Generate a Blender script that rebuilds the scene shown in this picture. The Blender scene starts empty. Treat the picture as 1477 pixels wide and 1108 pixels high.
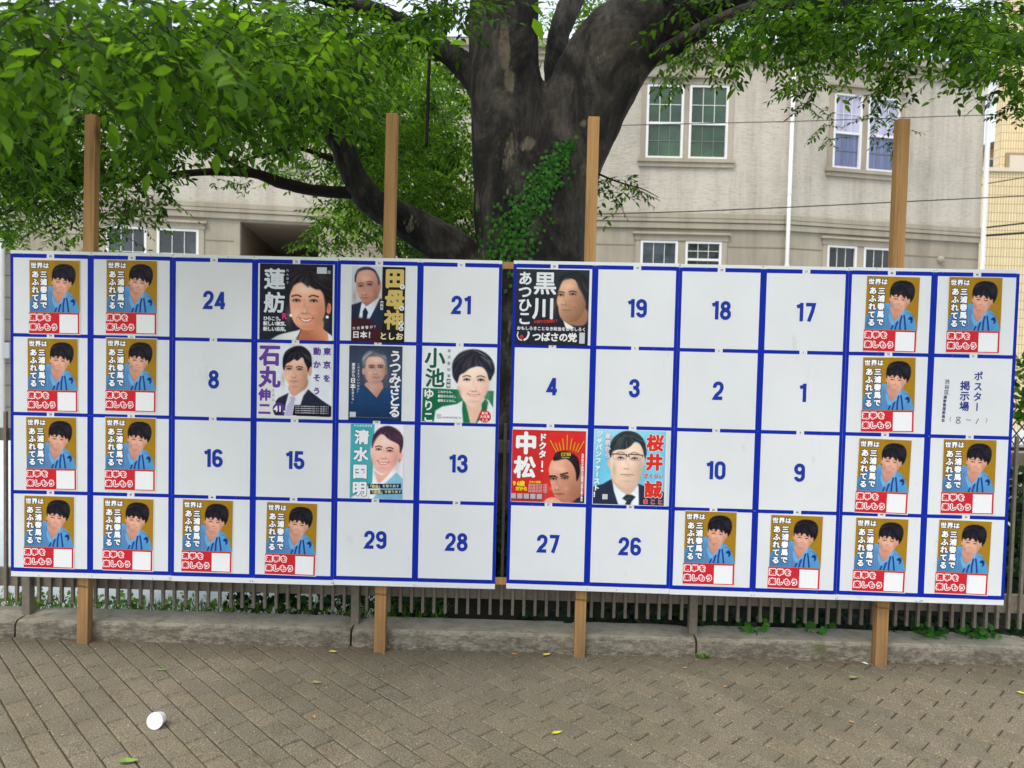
import bpy, bmesh, math, random
import numpy as np
from mathutils import Vector, Matrix
from mathutils.bvhtree import BVHTree
R = random.Random(7); NR = np.random.RandomState(11)
scene = bpy.context.scene; COL = scene.collection

# ---------------------------------------------------------------- camera
FPX, PITCH, YAW, ROLL = 1059.97, 0.0370877, -0.0119890, 0.0233777
CAM = np.array([2.86990, -4.08348, 1.70019])
W0, H0 = 1477.0, 1108.0
def ray(px, py):
    a = (px-W0/2)/FPX; b = (py-H0/2)/FPX
    cr, sr = math.cos(ROLL), math.sin(ROLL)
    u = a*cr+b*sr; w = -a*sr+b*cr
    cp, sp = math.cos(PITCH), math.sin(PITCH)
    y = cp-w*sp; z = -sp-w*cp
    cy, sy = math.cos(YAW), math.sin(YAW)
    return np.array([u*cy+y*sy, -u*sy+y*cy, z])
def at(px, py, Y):
    d = ray(px, py); return CAM+d*((Y-CAM[1])/d[1])
def atz(px, py, Z):
    d = ray(px, py); return CAM+d*((Z-CAM[2])/d[2])
def at_plane(px, py, P, n):
    d = ray(px, py); return CAM+d*(np.dot(P-CAM, n)/np.dot(d, n))
FWD = ray(W0/2, H0/2); RIGHT = ray(W0/2+FPX, H0/2)-FWD; DOWN = ray(W0/2, H0/2+FPX)-FWD
def project(P):
    d = np.asarray(P)-CAM
    z = d@FWD; return W0/2+FPX*(d@RIGHT)/z, H0/2+FPX*(d@DOWN)/z, z
cd = bpy.data.cameras.new('camera'); cam = bpy.data.objects.new('camera', cd); COL.objects.link(cam)
M = Matrix.Identity(4)
for i in range(3):
    M[i][0] = RIGHT[i]; M[i][1] = -DOWN[i]; M[i][2] = -FWD[i]; M[i][3] = CAM[i]
cam.matrix_world = M
cd.sensor_width = 36; cd.lens = FPX/W0*36; cd.clip_start = 0.05; cd.clip_end = 900
cd.dof.use_dof = True; cd.dof.focus_distance = 4.35; cd.dof.aperture_fstop = 2.8
scene.camera = cam
# ---------------------------------------------------------------- light
SUN_EL, SUN_AZ = math.radians(58), math.radians(215)     # azimuth from +Y clockwise: behind the camera, to the left
world = bpy.data.worlds.new('World'); scene.world = world; world.use_nodes = True
wn = world.node_tree; bg = wn.nodes['Background']
sky = wn.nodes.new('ShaderNodeTexSky'); sky.sky_type = 'NISHITA'; sky.sun_disc = False
sky.sun_elevation = SUN_EL; sky.sun_rotation = SUN_AZ; sky.air_density = 1.0; sky.dust_density = 4.0; sky.ozone_density = 1.0
hz = wn.nodes.new('ShaderNodeMix'); hz.data_type = 'RGBA'; hz.inputs[0].default_value = .5      # thin bright overcast over the blue
wn.links.new(sky.outputs[0], hz.inputs[6]); hz.inputs[7].default_value = (7.4, 7.75, 8.1, 1)
wn.links.new(hz.outputs[2], bg.inputs[0]); bg.inputs[1].default_value = 0.15
sd = bpy.data.lights.new('sun', 'SUN'); sun = bpy.data.objects.new('sun', sd); COL.objects.link(sun)
sd.energy = 1.5; sd.angle = math.radians(25); sd.color = (1.0, 0.95, 0.86)
dirv = Vector((math.sin(SUN_AZ)*math.cos(SUN_EL), math.cos(SUN_AZ)*math.cos(SUN_EL), math.sin(SUN_EL)))
sun.rotation_euler = dirv.to_track_quat('Z', 'Y').to_euler()
vs = scene.view_settings; vs.view_transform = 'Standard'; vs.look = 'None'; vs.gamma = 1; vs.use_curve_mapping = False
vs.exposure = 0.62
scene.cycles.max_bounces = 6; scene.cycles.diffuse_bounces = 3; scene.cycles.transparent_max_bounces = 8

# ---------------------------------------------------------------- helpers
def s2l(c):
    c = np.asarray(c, float)/255.0
    return np.where(c <= 0.04045, c/12.92, ((c+0.055)/1.055)**2.4)
def tag(o, label=None, cat=None, group=None, kind=None):
    if label: o['label'] = label
    if cat: o['category'] = cat
    if group: o['group'] = group
    if kind: o['kind'] = kind
    return o
def link(o, parent=None):
    COL.objects.link(o)
    if parent is not None: o.parent = parent
    return o
def empty(name, loc=(0, 0, 0), rz=0.0, label=None, cat=None, group=None, kind=None):
    o = bpy.data.objects.new(name, None); o.location = loc; o.rotation_euler = (0, 0, rz); o.empty_display_size = .05
    link(o); return tag(o, label, cat, group, kind)
class MB:
    """collects geometry for one mesh"""
    def __init__(s): s.v = []; s.f = []; s.m = []; s.n = 0
    def add(s, v, f, m=0):
        b = s.n; s.v.extend([tuple(map(float, p)) for p in v]); s.n += len(v)
        for q in f: s.f.append(tuple(i+b for i in q)); s.m.append(m)
        return s
    def box(s, x0, x1, y0, y1, z0, z1, m=0, bev=0.0):
        if bev <= 0:
            v = [(x0,y0,z0),(x1,y0,z0),(x1,y1,z0),(x0,y1,z0),(x0,y0,z1),(x1,y0,z1),(x1,y1,z1),(x0,y1,z1)]
            return s.add(v, [(3,2,1,0),(4,5,6,7),(0,1,5,4),(1,2,6,5),(2,3,7,6),(3,0,4,7)], m)
        b = bmesh.new(); bmesh.ops.create_cube(b, size=1)
        for q in b.verts: q.co = Vector(((x0+x1)/2+q.co.x*(x1-x0), (y0+y1)/2+q.co.y*(y1-y0), (z0+z1)/2+q.co.z*(z1-z0)))
        bmesh.ops.bevel(b, geom=list(b.edges), offset=bev, segments=1, affect='EDGES')
        b.verts.index_update()
        s.add([q.co[:] for q in b.verts], [[w.index for w in f.verts] for f in b.faces], m); b.free(); return s
    def quad(s, a, b, c, d, m=0): return s.add([a, b, c, d], [(0,1,2,3)], m)
    def tube(s, pts, rad, seg=8, m=0, cap=True, jit=0.0):
        pts = [Vector(p) for p in pts]; k = len(pts)
        rad = rad if hasattr(rad, '__len__') else [rad]*k
        up = Vector((0.13, 0.31, 0.94)); rings = []
        for i, p in enumerate(pts):
            t = (pts[min(i+1, k-1)]-pts[max(i-1, 0)]).normalized()
            a = up-t*up.dot(t)
            if a.length < 1e-3: a = Vector((1, 0, 0))-t*t.x
            a.normalize(); up = a; b = t.cross(a)
            rings.append([p+(a*math.cos(2*math.pi*j/seg)+b*math.sin(2*math.pi*j/seg))*rad[i]*(1+jit*R.uniform(-1, 1)) for j in range(seg)])
        v = [q for r_ in rings for q in r_]
        f = [(i*seg+j, i*seg+(j+1) % seg, (i+1)*seg+(j+1) % seg, (i+1)*seg+j) for i in range(k-1) for j in range(seg)]
        if cap: f += [tuple(range(seg))[::-1], tuple((k-1)*seg+j for j in range(seg))]
        return s.add(v, f, m)
    def mesh(s, name, mats, smooth=False):
        me = bpy.data.meshes.new(name); me.from_pydata(s.v, [], s.f)
        for q in (mats if isinstance(mats, (list, tuple)) else [mats]): me.materials.append(q)
        if len(me.polygons):
            me.polygons.foreach_set('material_index', s.m)
            if smooth: me.polygons.foreach_set('use_smooth', [True]*len(s.m))
        me.update(); return me
    def obj(s, name, mats, parent=None, smooth=False, **kw):
        o = bpy.data.objects.new(name, s.mesh(name, mats, smooth)); link(o, parent); return tag(o, **kw)
def part(name, me, parent, loc=(0, 0, 0), rot=None):
    o = bpy.data.objects.new(name, me); o.location = loc
    if rot is not None: o.rotation_euler = rot
    return link(o, parent)

# ---- materials
def newmat(name):
    m = bpy.data.materials.new(name); m.use_nodes = True; return m, m.node_tree, m.node_tree.nodes['Principled BSDF']
def ramp(nt, fac, stops):
    r = nt.nodes.new('ShaderNodeValToRGB'); e = r.color_ramp.elements
    while len(e) < len(stops): e.new(0.5)
    for q, (p, c) in zip(e, stops): q.position = p; q.color = (*c, 1)
    nt.links.new(fac, r.inputs[0]); return r.outputs[0]
def mixc(nt, fac, a, b, mode='MIX'):
    n = nt.nodes.new('ShaderNodeMix'); n.data_type = 'RGBA'; n.blend_type = mode
    for sock, v in ((n.inputs[0], fac), (n.inputs[6], a), (n.inputs[7], b)):
        if isinstance(v, (int, float)): sock.default_value = v
        elif isinstance(v, (tuple, list, np.ndarray)): sock.default_value = (*v[:3], 1)
        else: nt.links.new(v, sock)
    return n.outputs[2]
def noise(nt, scale, detail=4, rough=.6, vec=None, stretch=None, dist=0):
    n = nt.nodes.new('ShaderNodeTexNoise'); n.inputs['Scale'].default_value = scale; n.inputs['Detail'].default_value = detail
    n.inputs['Roughness'].default_value = rough; n.inputs['Distortion'].default_value = dist
    if vec is None:
        vec = nt.nodes.new('ShaderNodeTexCoord').outputs['Object']
    if stretch:
        mp = nt.nodes.new('ShaderNodeMapping'); mp.inputs['Scale'].default_value = stretch; nt.links.new(vec, mp.inputs[0]); vec = mp.outputs[0]
    nt.links.new(vec, n.inputs['Vector']); return n.outputs['Fac']
def bump(nt, bs, h, strength=.3, dist=.01, prev=None):
    b = nt.nodes.new('ShaderNodeBump'); b.inputs['Strength'].default_value = strength; b.inputs['Distance'].default_value = dist
    nt.links.new(h, b.inputs['Height'])
    if prev is not None: nt.links.new(prev, b.inputs['Normal'])
    nt.links.new(b.outputs[0], bs.inputs['Normal']); return b.outputs[0]
def wcoord(nt): return nt.nodes.new('ShaderNodeNewGeometry').outputs['Position']
def flat(name, c, rough=.6, spec=.4, var=.0, scale=20, lin=False):
    m, nt, bs = newmat(name); c = np.array(c, float) if lin else s2l(c)
    bs.inputs['Roughness'].default_value = rough; bs.inputs['Specular IOR Level'].default_value = spec
    if var > 0:
        f = noise(nt, scale, 5, .65, wcoord(nt))
        nt.links.new(ramp(nt, f, [(.3, c*(1-var)), (.7, np.minimum(c*(1+var), 1))]), bs.inputs['Base Color'])
    else: bs.inputs['Base Color'].default_value = (*c, 1)
    return m

def m_paver():
    m, nt, bs = newmat('paver_concrete'); pos = wcoord(nt)
    oi = nt.nodes.new('ShaderNodeObjectInfo')
    big = ramp(nt, noise(nt, 1.1, 3, .6, pos), [(.3, (.160, .142, .100)), (.5, (.183, .161, .117)), (.7, (.208, .180, .136))])
    tone = ramp(nt, oi.outputs['Random'], [(0, (.90, .91, .93)), (.5, (1, .99, .98)), (1, (1.06, 1.03, .99))])
    c = mixc(nt, 1, big, tone, 'MULTIPLY')
    g = noise(nt, 150, 3, .85, pos)
    gr = ramp(nt, g, [(.34, (.35, .35, .35)), (.49, (.92, .92, .92)), (.60, (1.5, 1.46, 1.40)), (.70, (2.6, 2.5, 2.35))])
    c = mixc(nt, 1, c, gr, 'MULTIPLY')
    st = ramp(nt, noise(nt, 5, 6, .7, pos), [(.35, (.72, .70, .66)), (.55, (1, 1, 1))])
    c = mixc(nt, .55, c, st, 'MULTIPLY')
    # patchy, browner and darker towards the kerb
    sp = nt.nodes.new('ShaderNodeSeparateXYZ'); nt.links.new(pos, sp.inputs[0])
    mr = nt.nodes.new('ShaderNodeMapRange'); mr.inputs[1].default_value = -.16; mr.inputs[2].default_value = .09
    nt.links.new(sp.outputs[1], mr.inputs[0])
    mu = nt.nodes.new('ShaderNodeMath'); mu.operation = 'MULTIPLY'; nt.links.new(mr.outputs[0], mu.inputs[0]); nt.links.new(noise(nt, 9, 5, .7, pos), mu.inputs[1])
    c = mixc(nt, mu.outputs[0], c, (.085, .068, .05))
    nt.links.new(c, bs.inputs['Base Color']); bs.inputs['Roughness'].default_value = .85; bs.inputs['Specular IOR Level'].default_value = .25
    bump(nt, bs, g, .55, .004); return m
def m_concrete(name, c, stain=.5, moss=0.0):
    m, nt, bs = newmat(name); pos = wcoord(nt); c = np.array(c)
    a = ramp(nt, noise(nt, 3.5, 7, .7, pos), [(.3, c*.68), (.5, c), (.72, c*1.25)])
    s = ramp(nt, noise(nt, 22, 9, .8, pos, (.55, .8, 1.1)), [(.40, (.30, .28, .24)), (.53, (1, 1, 1))])
    a = mixc(nt, stain, a, s, 'MULTIPLY')
    g = noise(nt, 190, 3, .7, pos)
    a = mixc(nt, .6, a, ramp(nt, g, [(.3, (.6, .6, .6)), (.7, (1.35, 1.33, 1.28))]), 'MULTIPLY')
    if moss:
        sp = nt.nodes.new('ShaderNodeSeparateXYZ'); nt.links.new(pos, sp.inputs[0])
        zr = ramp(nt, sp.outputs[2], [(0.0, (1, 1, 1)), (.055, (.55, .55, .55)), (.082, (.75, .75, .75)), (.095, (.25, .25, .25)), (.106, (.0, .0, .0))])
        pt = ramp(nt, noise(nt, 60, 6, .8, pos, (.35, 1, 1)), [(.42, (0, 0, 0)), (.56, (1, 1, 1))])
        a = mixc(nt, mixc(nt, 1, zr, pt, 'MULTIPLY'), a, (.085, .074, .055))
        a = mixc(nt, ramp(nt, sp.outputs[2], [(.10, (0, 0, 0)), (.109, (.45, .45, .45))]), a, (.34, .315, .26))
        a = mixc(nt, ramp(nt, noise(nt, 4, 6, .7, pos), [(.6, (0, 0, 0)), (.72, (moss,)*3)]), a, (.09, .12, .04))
    nt.links.new(a, bs.inputs['Base Color']); bs.inputs['Roughness'].default_value = .9; bs.inputs['Specular IOR Level'].default_value = .2
    bump(nt, bs, g, .5, .002, bump(nt, bs, noise(nt, 40, 6, .75, pos), .35, .006)); return m
def m_wood():
    m, nt, bs = newmat('sawn_lumber')
    oi = nt.nodes.new('ShaderNodeObjectInfo')
    f = noise(nt, 34, 7, .75, None, (1, 1, .035), .5)
    c = ramp(nt, f, [(.30, (.22, .11, .036)), (.5, (.40, .225, .082)), (.70, (.50, .31, .13))])
    k = noise(nt, 5, 2, .5, None, (1, 1, .6))
    c = mixc(nt, ramp(nt, k, [(.70, (0, 0, 0)), (.76, (.7, .7, .7))]), c, (.16, .07, .025))
    c = mixc(nt, 1, c, ramp(nt, oi.outputs['Random'], [(0, (.85, .82, .78)), (1, (1.12, 1.1, 1.05))]), 'MULTIPLY')
    pos = wcoord(nt); sp = nt.nodes.new('ShaderNodeSeparateXYZ'); nt.links.new(pos, sp.inputs[0])
    mr = nt.nodes.new('ShaderNodeMapRange'); mr.inputs[1].default_value = .42; mr.inputs[2].default_value = 0; nt.links.new(sp.outputs[2], mr.inputs[0])
    mu = nt.nodes.new('ShaderNodeMath'); mu.operation = 'MULTIPLY'; nt.links.new(mr.outputs[0], mu.inputs[0]); nt.links.new(noise(nt, 14, 5, .7, pos, (1, 1, .3)), mu.inputs[1])
    c = mixc(nt, mu.outputs[0], c, (.12, .075, .04))
    nt.links.new(c, bs.inputs['Base Color']); bs.inputs['Roughness'].default_value = .75
    bump(nt, bs, f, .25, .003); return m
def m_leaf(name, a, b, c, trans, tcol, spec=.16):
    m, nt, bs = newmat(name)
    at_ = nt.nodes.new('ShaderNodeAttribute'); at_.attribute_name = 'tint'
    col = ramp(nt, at_.outputs['Fac'], [(0, a), (.55, b), (1, c)])
    nt.links.new(col, bs.inputs['Base Color']); bs.inputs['Roughness'].default_value = .55; bs.inputs['Specular IOR Level'].default_value = spec
    tr = nt.nodes.new('ShaderNodeBsdfTranslucent')
    nt.links.new(mixc(nt, 1, ramp(nt, at_.outputs['Fac'], [(0, (.18, .22, .2)), (.5, (.7, .72, .6)), (1, (1.5, 1.35, .9))]), tcol, 'MULTIPLY'), tr.inputs[0])
    mx = nt.nodes.new('ShaderNodeMixShader'); mx.inputs[0].default_value = trans
    nt.links.new(bs.outputs[0], mx.inputs[1]); nt.links.new(tr.outputs[0], mx.inputs[2])
    nt.links.new(mx.outputs[0], nt.nodes['Material Output'].inputs[0]); return m
def m_bark():
    m, nt, bs = newmat('zelkova_bark'); pos = wcoord(nt)
    f = noise(nt, 2.2, 8, .68, pos, (1.3, 1.3, .75), .8)
    c = ramp(nt, f, [(.34, (.008, .008, .008)), (.45, (.026, .023, .021)), (.56, (.075, .067, .058)), (.70, (.15, .13, .105))])
    fl = noise(nt, 2.6, 6, .62, pos, (1.5, 1.5, .55), .5)
    pa = nt.nodes.new('ShaderNodeAttribute'); pa.attribute_name = 'pale'
    pm = nt.nodes.new('ShaderNodeMath'); pm.operation = 'ADD'; nt.links.new(pa.outputs['Fac'], pm.inputs[0]); nt.links.new(noise(nt, 7, 5, .7, pos, (1, 1, .5)), pm.inputs[1])
    pl_ = ramp(nt, pm.outputs[0], [(.90, (0, 0, 0)), (.97, (.55, .55, .55)), (1.12, (.9, .9, .9))])
    c = mixc(nt, mixc(nt, 1, ramp(nt, fl, [(.68, (0, 0, 0)), (.695, (.8, .8, .8))]), pl_, 'ADD'), c, mixc(nt, noise(nt, 9, 4, .6, pos), (.10, .08, .055), (.27, .235, .165)))
    fine = noise(nt, 22, 8, .78, pos, (1, 1, .30))
    c = mixc(nt, .9, c, ramp(nt, fine, [(.35, (.55, .55, .55)), (.65, (1.35, 1.33, 1.3))]), 'MULTIPLY')
    nt.links.new(c, bs.inputs['Base Color']); bs.inputs['Roughness'].default_value = .85; bs.inputs['Specular IOR Level'].default_value = .25
    bump(nt, bs, fine, .9, .03, bump(nt, bs, noise(nt, 7, 5, .7, pos, (1, 1, .5), .6), .9, .05, bump(nt, bs, fl, .6, .03))); return m
def m_stucco(name, c, rough_h=.03, streak=.5, horiz=True):
    m, nt, bs = newmat(name); pos = wcoord(nt); c = np.array(c)
    a = ramp(nt, noise(nt, .5, 5, .6, pos), [(.3, c*.74), (.5, c*.97), (.7, c*1.06)])
    st = ramp(nt, noise(nt, 1.6, 7, .7, pos, (1.6, 1.6, .12)), [(.36, (.55, .53, .50)), (.55, (1, 1, 1))])
    a = mixc(nt, streak, a, st, 'MULTIPLY')
    h = noise(nt, 9 if horiz else 30, 6, .75, pos, (1, 1, 5.5) if horiz else None, .3)
    a = mixc(nt, .55 if horiz else .15, a, ramp(nt, h, [(.36, (.58, .56, .53)), (.5, (1, 1, 1))]), 'MULTIPLY')
    nt.links.new(a, bs.inputs['Base Color']); bs.inputs['Roughness'].default_value = .92; bs.inputs['Specular IOR Level'].default_value = .15
    bump(nt, bs, h, .55 if horiz else .2, rough_h); return m
def m_glass(name, c, rough=.04):
    m, nt, bs = newmat(name); pos = wcoord(nt); c = np.array(c)
    a = ramp(nt, noise(nt, 1.3, 5, .6, pos), [(.32, c*.5), (.5, c), (.7, c*1.9)])
    nt.links.new(a, bs.inputs['Base Color']); bs.inputs['Roughness'].default_value = rough; bs.inputs['Specular IOR Level'].default_value = .6
    return m
def m_curtain(name, c, s=14):
    m, nt, bs = newmat(name); pos = wcoord(nt); c = np.array(c)
    a = ramp(nt, noise(nt, s, 2, .5, pos, (1, 1, .04)), [(.35, c*.72), (.65, c*1.12)])
    nt.links.new(a, bs.inputs['Base Color']); bs.inputs['Roughness'].default_value = .25; bs.inputs['Specular IOR Level'].default_value = .6; return m
def m_tile():
    m, nt, bs = newmat('yellow_wall_tile'); tc = nt.nodes.new('ShaderNodeTexCoord').outputs['Object']
    sp = nt.nodes.new('ShaderNodeSeparateXYZ'); nt.links.new(tc, sp.inputs[0]); cb = nt.nodes.new('ShaderNodeCombineXYZ')
    ad = nt.nodes.new('ShaderNodeMath'); ad.operation = 'ADD'; nt.links.new(sp.outputs[0], ad.inputs[0]); nt.links.new(sp.outputs[1], ad.inputs[1])
    nt.links.new(ad.outputs[0], cb.inputs[0]); nt.links.new(sp.outputs[2], cb.inputs[1])
    b = nt.nodes.new('ShaderNodeTexBrick'); nt.links.new(cb.outputs[0], b.inputs['Vector'])
    b.offset = 0; b.inputs['Scale'].default_value = 1; b.inputs['Brick Width'].default_value = .075; b.inputs['Row Height'].default_value = .235
    b.inputs['Mortar Size'].default_value = .008; b.inputs['Mortar Smooth'].default_value = .2
    b.inputs['Color1'].default_value = (.72, .60, .36, 1); b.inputs['Color2'].default_value = (.66, .54, .31, 1); b.inputs['Mortar'].default_value = (.30, .22, .12, 1)
    nt.links.new(b.outputs[0], bs.inputs['Base Color']); bs.inputs['Roughness'].default_value = .4
    bump(nt, bs, b.outputs['Fac'], .3, -.01); return m
def m_print():
    m, nt, bs = newmat('printed_portrait'); a = nt.nodes.new('ShaderNodeAttribute'); a.attribute_name = 'ink'
    nt.links.new(a.outputs['Color'], bs.inputs['Base Color']); bs.inputs['Roughness'].default_value = .5; bs.inputs['Specular IOR Level'].default_value = .12; return m
_inks = {}
def ink(c):
    k = tuple(int(x) for x in c)
    if k not in _inks: _inks[k] = flat('ink_%02x%02x%02x' % k, k, .5, .12)
    return _inks[k]

def m_board():
    m, nt, bs = newmat('board_white'); pos = wcoord(nt); c = np.array((.735, .765, .785))
    a = ramp(nt, noise(nt, 1.6, 5, .6, pos), [(.3, c*.95), (.7, c*1.03)])
    a = mixc(nt, 1, a, ramp(nt, noise(nt, 7, 8, .8, pos, (1, 1, .4)), [(.30, (.86, .85, .82)), (.40, (1, 1, 1))]), 'MULTIPLY')
    nt.links.new(a, bs.inputs['Base Color']); bs.inputs['Roughness'].default_value = .45; bs.inputs['Specular IOR Level'].default_value = .35
    bump(nt, bs, noise(nt, 2.2, 2, .5, pos), .25, .02); return m
WHITE_BOARD = m_board()
BLUE = flat('board_blue', (.004, .022, .36), .5, .12, .12, 8, lin=True)
DIGIT = flat('digit_blue', (.012, .042, .34), .5, .12, lin=True)
PAPER = flat('paper_white', (.74, .74, .72), .5, .3, lin=True)
GOLD = flat('gold_print', (.36, .235, .035), .5, .12, .06, 12, lin=True)
PRINT = m_print(); WOOD = m_wood(); PAVER = m_paver()
KERB = m_concrete('kerb_concrete', (.27, .248, .20), .7, .8); DIRT = m_concrete('joint_dirt', (.075, .06, .045), .4)
FENCE = flat('fence_paint', (.185, .162, .125), .5, .35, .2, 30, lin=True)
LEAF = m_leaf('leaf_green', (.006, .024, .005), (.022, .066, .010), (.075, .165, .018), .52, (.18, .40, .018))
LEAFB = m_leaf('background_leaf', (.012, .045, .006), (.05, .13, .014), (.12, .25, .02), .55, (.32, .60, .03))
LEAF2 = m_leaf('shrub_leaf', (.003, .012, .004), (.007, .026, .007), (.022, .065, .014), .15, (.02, .08, .015))
IVY = m_leaf('ivy_leaf', (.02, .10, .014), (.045, .18, .022), (.09, .27, .04), .35, (.08, .3, .03))
GRASS = m_leaf('grass_blade', (.06, .13, .02), (.12, .26, .03), (.2, .36, .06), .35, (.3, .5, .05))
BARK = m_bark(); TWIG = flat('twig_bark', (.018, .014, .011), .9, .2, .2, 20, lin=True)
STUCCO = m_stucco('rough_stucco', (.53, .495, .42)); STUCCO2 = m_stucco('smooth_render', (.37, .335, .265), .01, .5, False)
TRIM = m_stucco('window_trim_render', (.40, .355, .28), .005, .35, False)
PVC = flat('white_frame', (.70, .70, .68), .35, .4, .04, 5, lin=True)

# ---------------------------------------------------------------- pavement and ground
g = MB(); g.quad((-400, -400, -.03), (400, -400, -.03), (400, 400, -.03), (-400, 400, -.03))
g.obj('ground', m_concrete('distant_ground', (.20, .19, .16), .3), kind='structure')
pave = MB(); pave.box(-7, 13, -9, .095, -.06, -.007)
pave = pave.obj('pavement', DIRT, kind='structure', label='brown-grey diagonal concrete block pavement')
def paver_mesh(l, w):
    b = MB(); c = .0055; h = 0.0; t = -.006
    l2, w2 = l/2, w/2
    v = [(-l2+c, -w2+c, h), (l2-c, -w2+c, h), (l2-c, w2-c, h), (-l2+c, w2-c, h), (-l2, -w2, t), (l2, -w2, t), (l2, w2, t), (-l2, w2, t), (-l2, -w2, -.03), (l2, -w2, -.03), (l2, w2, -.03), (-l2, w2, -.03)]
    f = [(0,1,2,3)]+[(4+i, 4+(i+1) % 4, (i+1) % 4, i) for i in range(4)]+[(8+i, 8+(i+1) % 4, 4+(i+1) % 4, 4+i) for i in range(4)]
    b.add(v, f); return b
pv_me = paver_mesh(.1942, .0940).mesh('paver', PAVER)
allp = []
s2 = math.sqrt(2)
for k in range(-70, 95):              # row lines run along (1,-1)
    sy = .045+(k+.5)*.1403            # x+y
    for j in range(-70, 110):
        dx = .599+(j+.5)*.2828+(.1414 if k % 2 else 0)
        x, y = (sy+dx)/2, (sy-dx)/2
        if -5.5 < x < 11.5 and -7 < y < .20:
            px, py, z = project((x, y, 0))
            vis = z > .3 and -55 < px < W0+55 and 900 < py < H0+45
            allp.append((0 if vis else 1, z, x, y))
allp.sort()
rest = MB(); pb = paver_mesh(.1942, .0940); ca, sa = math.cos(-math.pi/4), math.sin(-math.pi/4)
for i, (hid, z, x, y) in enumerate(allp):
    dz = R.gauss(0, .0011); tx, ty = R.gauss(0, .0045), R.gauss(0, .0045); rz = -math.pi/4+R.gauss(0, .006)
    if y > .16: continue
    if i < 300 and not hid:
        part('paver', pv_me, pave, (x, y, dz), (tx, ty, rz))
    else:
        vv = [(x+q[0]*ca-q[1]*sa, y+q[0]*sa+q[1]*ca, q[2]+dz+q[0]*tx) for q in pb.v]; rest.add(vv, pb.f)
o = rest.obj('outer_paving', PAVER, pave, kind='stuff')

# kerb blocks: long concrete foundation blocks under the fence, one post at each joint
KY0, KY1, KH = .092, .325, .108
kj = [atz(5, 925, .02)[0]-.01, atz(500, 938, .02)[0], atz(1006, 945, .02)[0]]
step = (kj[2]-kj[0])/2
kj = [kj[0]-2*step, kj[0]-step]+kj+[kj[2]+step, kj[2]+2*step]
kerb = empty('kerb', (0, 0, 0), kind='structure', label='row of low weathered concrete kerb blocks')
def kerb_block(x0, x1):
    n = 28; prof = [(KY0-.006, -.03), (KY0, KH-.035), (KY0+.004, KH-.018), (KY0+.022, KH-.002), (KY0+.07, KH), (KY1-.02, KH+.002), (KY1, KH-.01), (KY1, -.03)]
    b = MB(); v = []
    for i in range(n+1):
        t = i/n; x = x0+(x1-x0)*t
        e = min(t, 1-t)*n
        ins = .012 if e < .5 else (.003 if e < 1.5 else 0)
        for (y, z) in prof: v.append((x, y+ins*(1 if y < .2 else -1)+R.gauss(0, .0012), z-(ins*.9 if z > 0 else 0)+R.gauss(0, .0010)))
    k = len(prof)
    f = [(i*k+j, (i+1)*k+j, (i+1)*k+j+1, i*k+j+1) for i in range(n) for j in range(k-1)]
    f += [tuple(range(k)), tuple(n*k+j for j in range(k))[::-1]]
    b.add(v, f); return b
for a, b_ in zip(kj[:-1], kj[1:]): kerb_block(a+.006, b_-.006).obj('kerb_block', KERB, kerb)

# ground behind the fence
FX = at(560, 870, .5)[0]
y1 = MB(); y1.quad((-12, .325, .02), (FX, .325, .02), (FX, 3.2, .03), (-12, 3.2, .03)); y1.quad((-12, 3.2, .03), (20, 3.2, .03), (20, 30, .03), (-12, 30, .03))
y1.obj('yard', flat('pale_yard', (.55, .60, .64), .7, .3, .12, 2, lin=True), kind='structure')
y2 = MB(); y2.quad((FX, .325, .07), (16, .325, .07), (16, 3.2, .12), (FX, 3.2, .12))
y2.obj('planting_bed', m_concrete('dark_soil', (.016, .013, .010), .3), kind='structure')

# ---------------------------------------------------------------- fence
FY = .215
zt = at(1466, 629, FY)[2]; zb = at(985, 894, FY)[2]
ur0, ur1 = at(732, 653, FY+.03)[2], at(732, 635, FY+.03)[2]
lr0, lr1 = at(1000, 871, FY+.03)[2], at(1000, 852, FY+.03)[2]+.03
fence_mb_slat = MB().box(-.0085, .0085, -.009, .011, zb, zt, 0, .0015).mesh('slat', FENCE)
post_me = MB().box(-.024, .024, -.022, .028, -.0, zt+.05, 0, .003).mesh('post', FENCE)
names = ['fence section left of the photo edge', '', '', '']
fl = ['dark brown-grey metal slat fence section beyond the left fence post', 'dark brown-grey metal slat fence section behind the left board, pale yard showing through',
      'dark brown-grey metal slat fence section behind the middle of the boards', 'dark brown-grey metal slat fence section behind the right board, ending past its right edge',]
nsec = 0
for si, (a, b_) in enumerate(zip(kj[1:-2], kj[2:-1])):
    t = empty('fence_section', (a, FY, 0), 0, fl[si], 'fence', 'slat fence sections on the kerb')
    L = b_-a
    part('post', post_me, t, (0.0, 0, KH-.03))
    MB().box(.026, L-.026, .0135, .045, ur0, ur1, 0, .003).obj('rail', FENCE, t)
    MB().box(.026, L-.026, .0135, .045, lr0, lr1, 0, .003).obj('rail', FENCE, t)
    n = int(round(L/.0665)); lim = 0
    for i in range(1, n):
        x = i*L/n
        if si == 0 and x < L-.6: continue
        part('slat', fence_mb_slat, t, (x, 0, 0))

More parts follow.
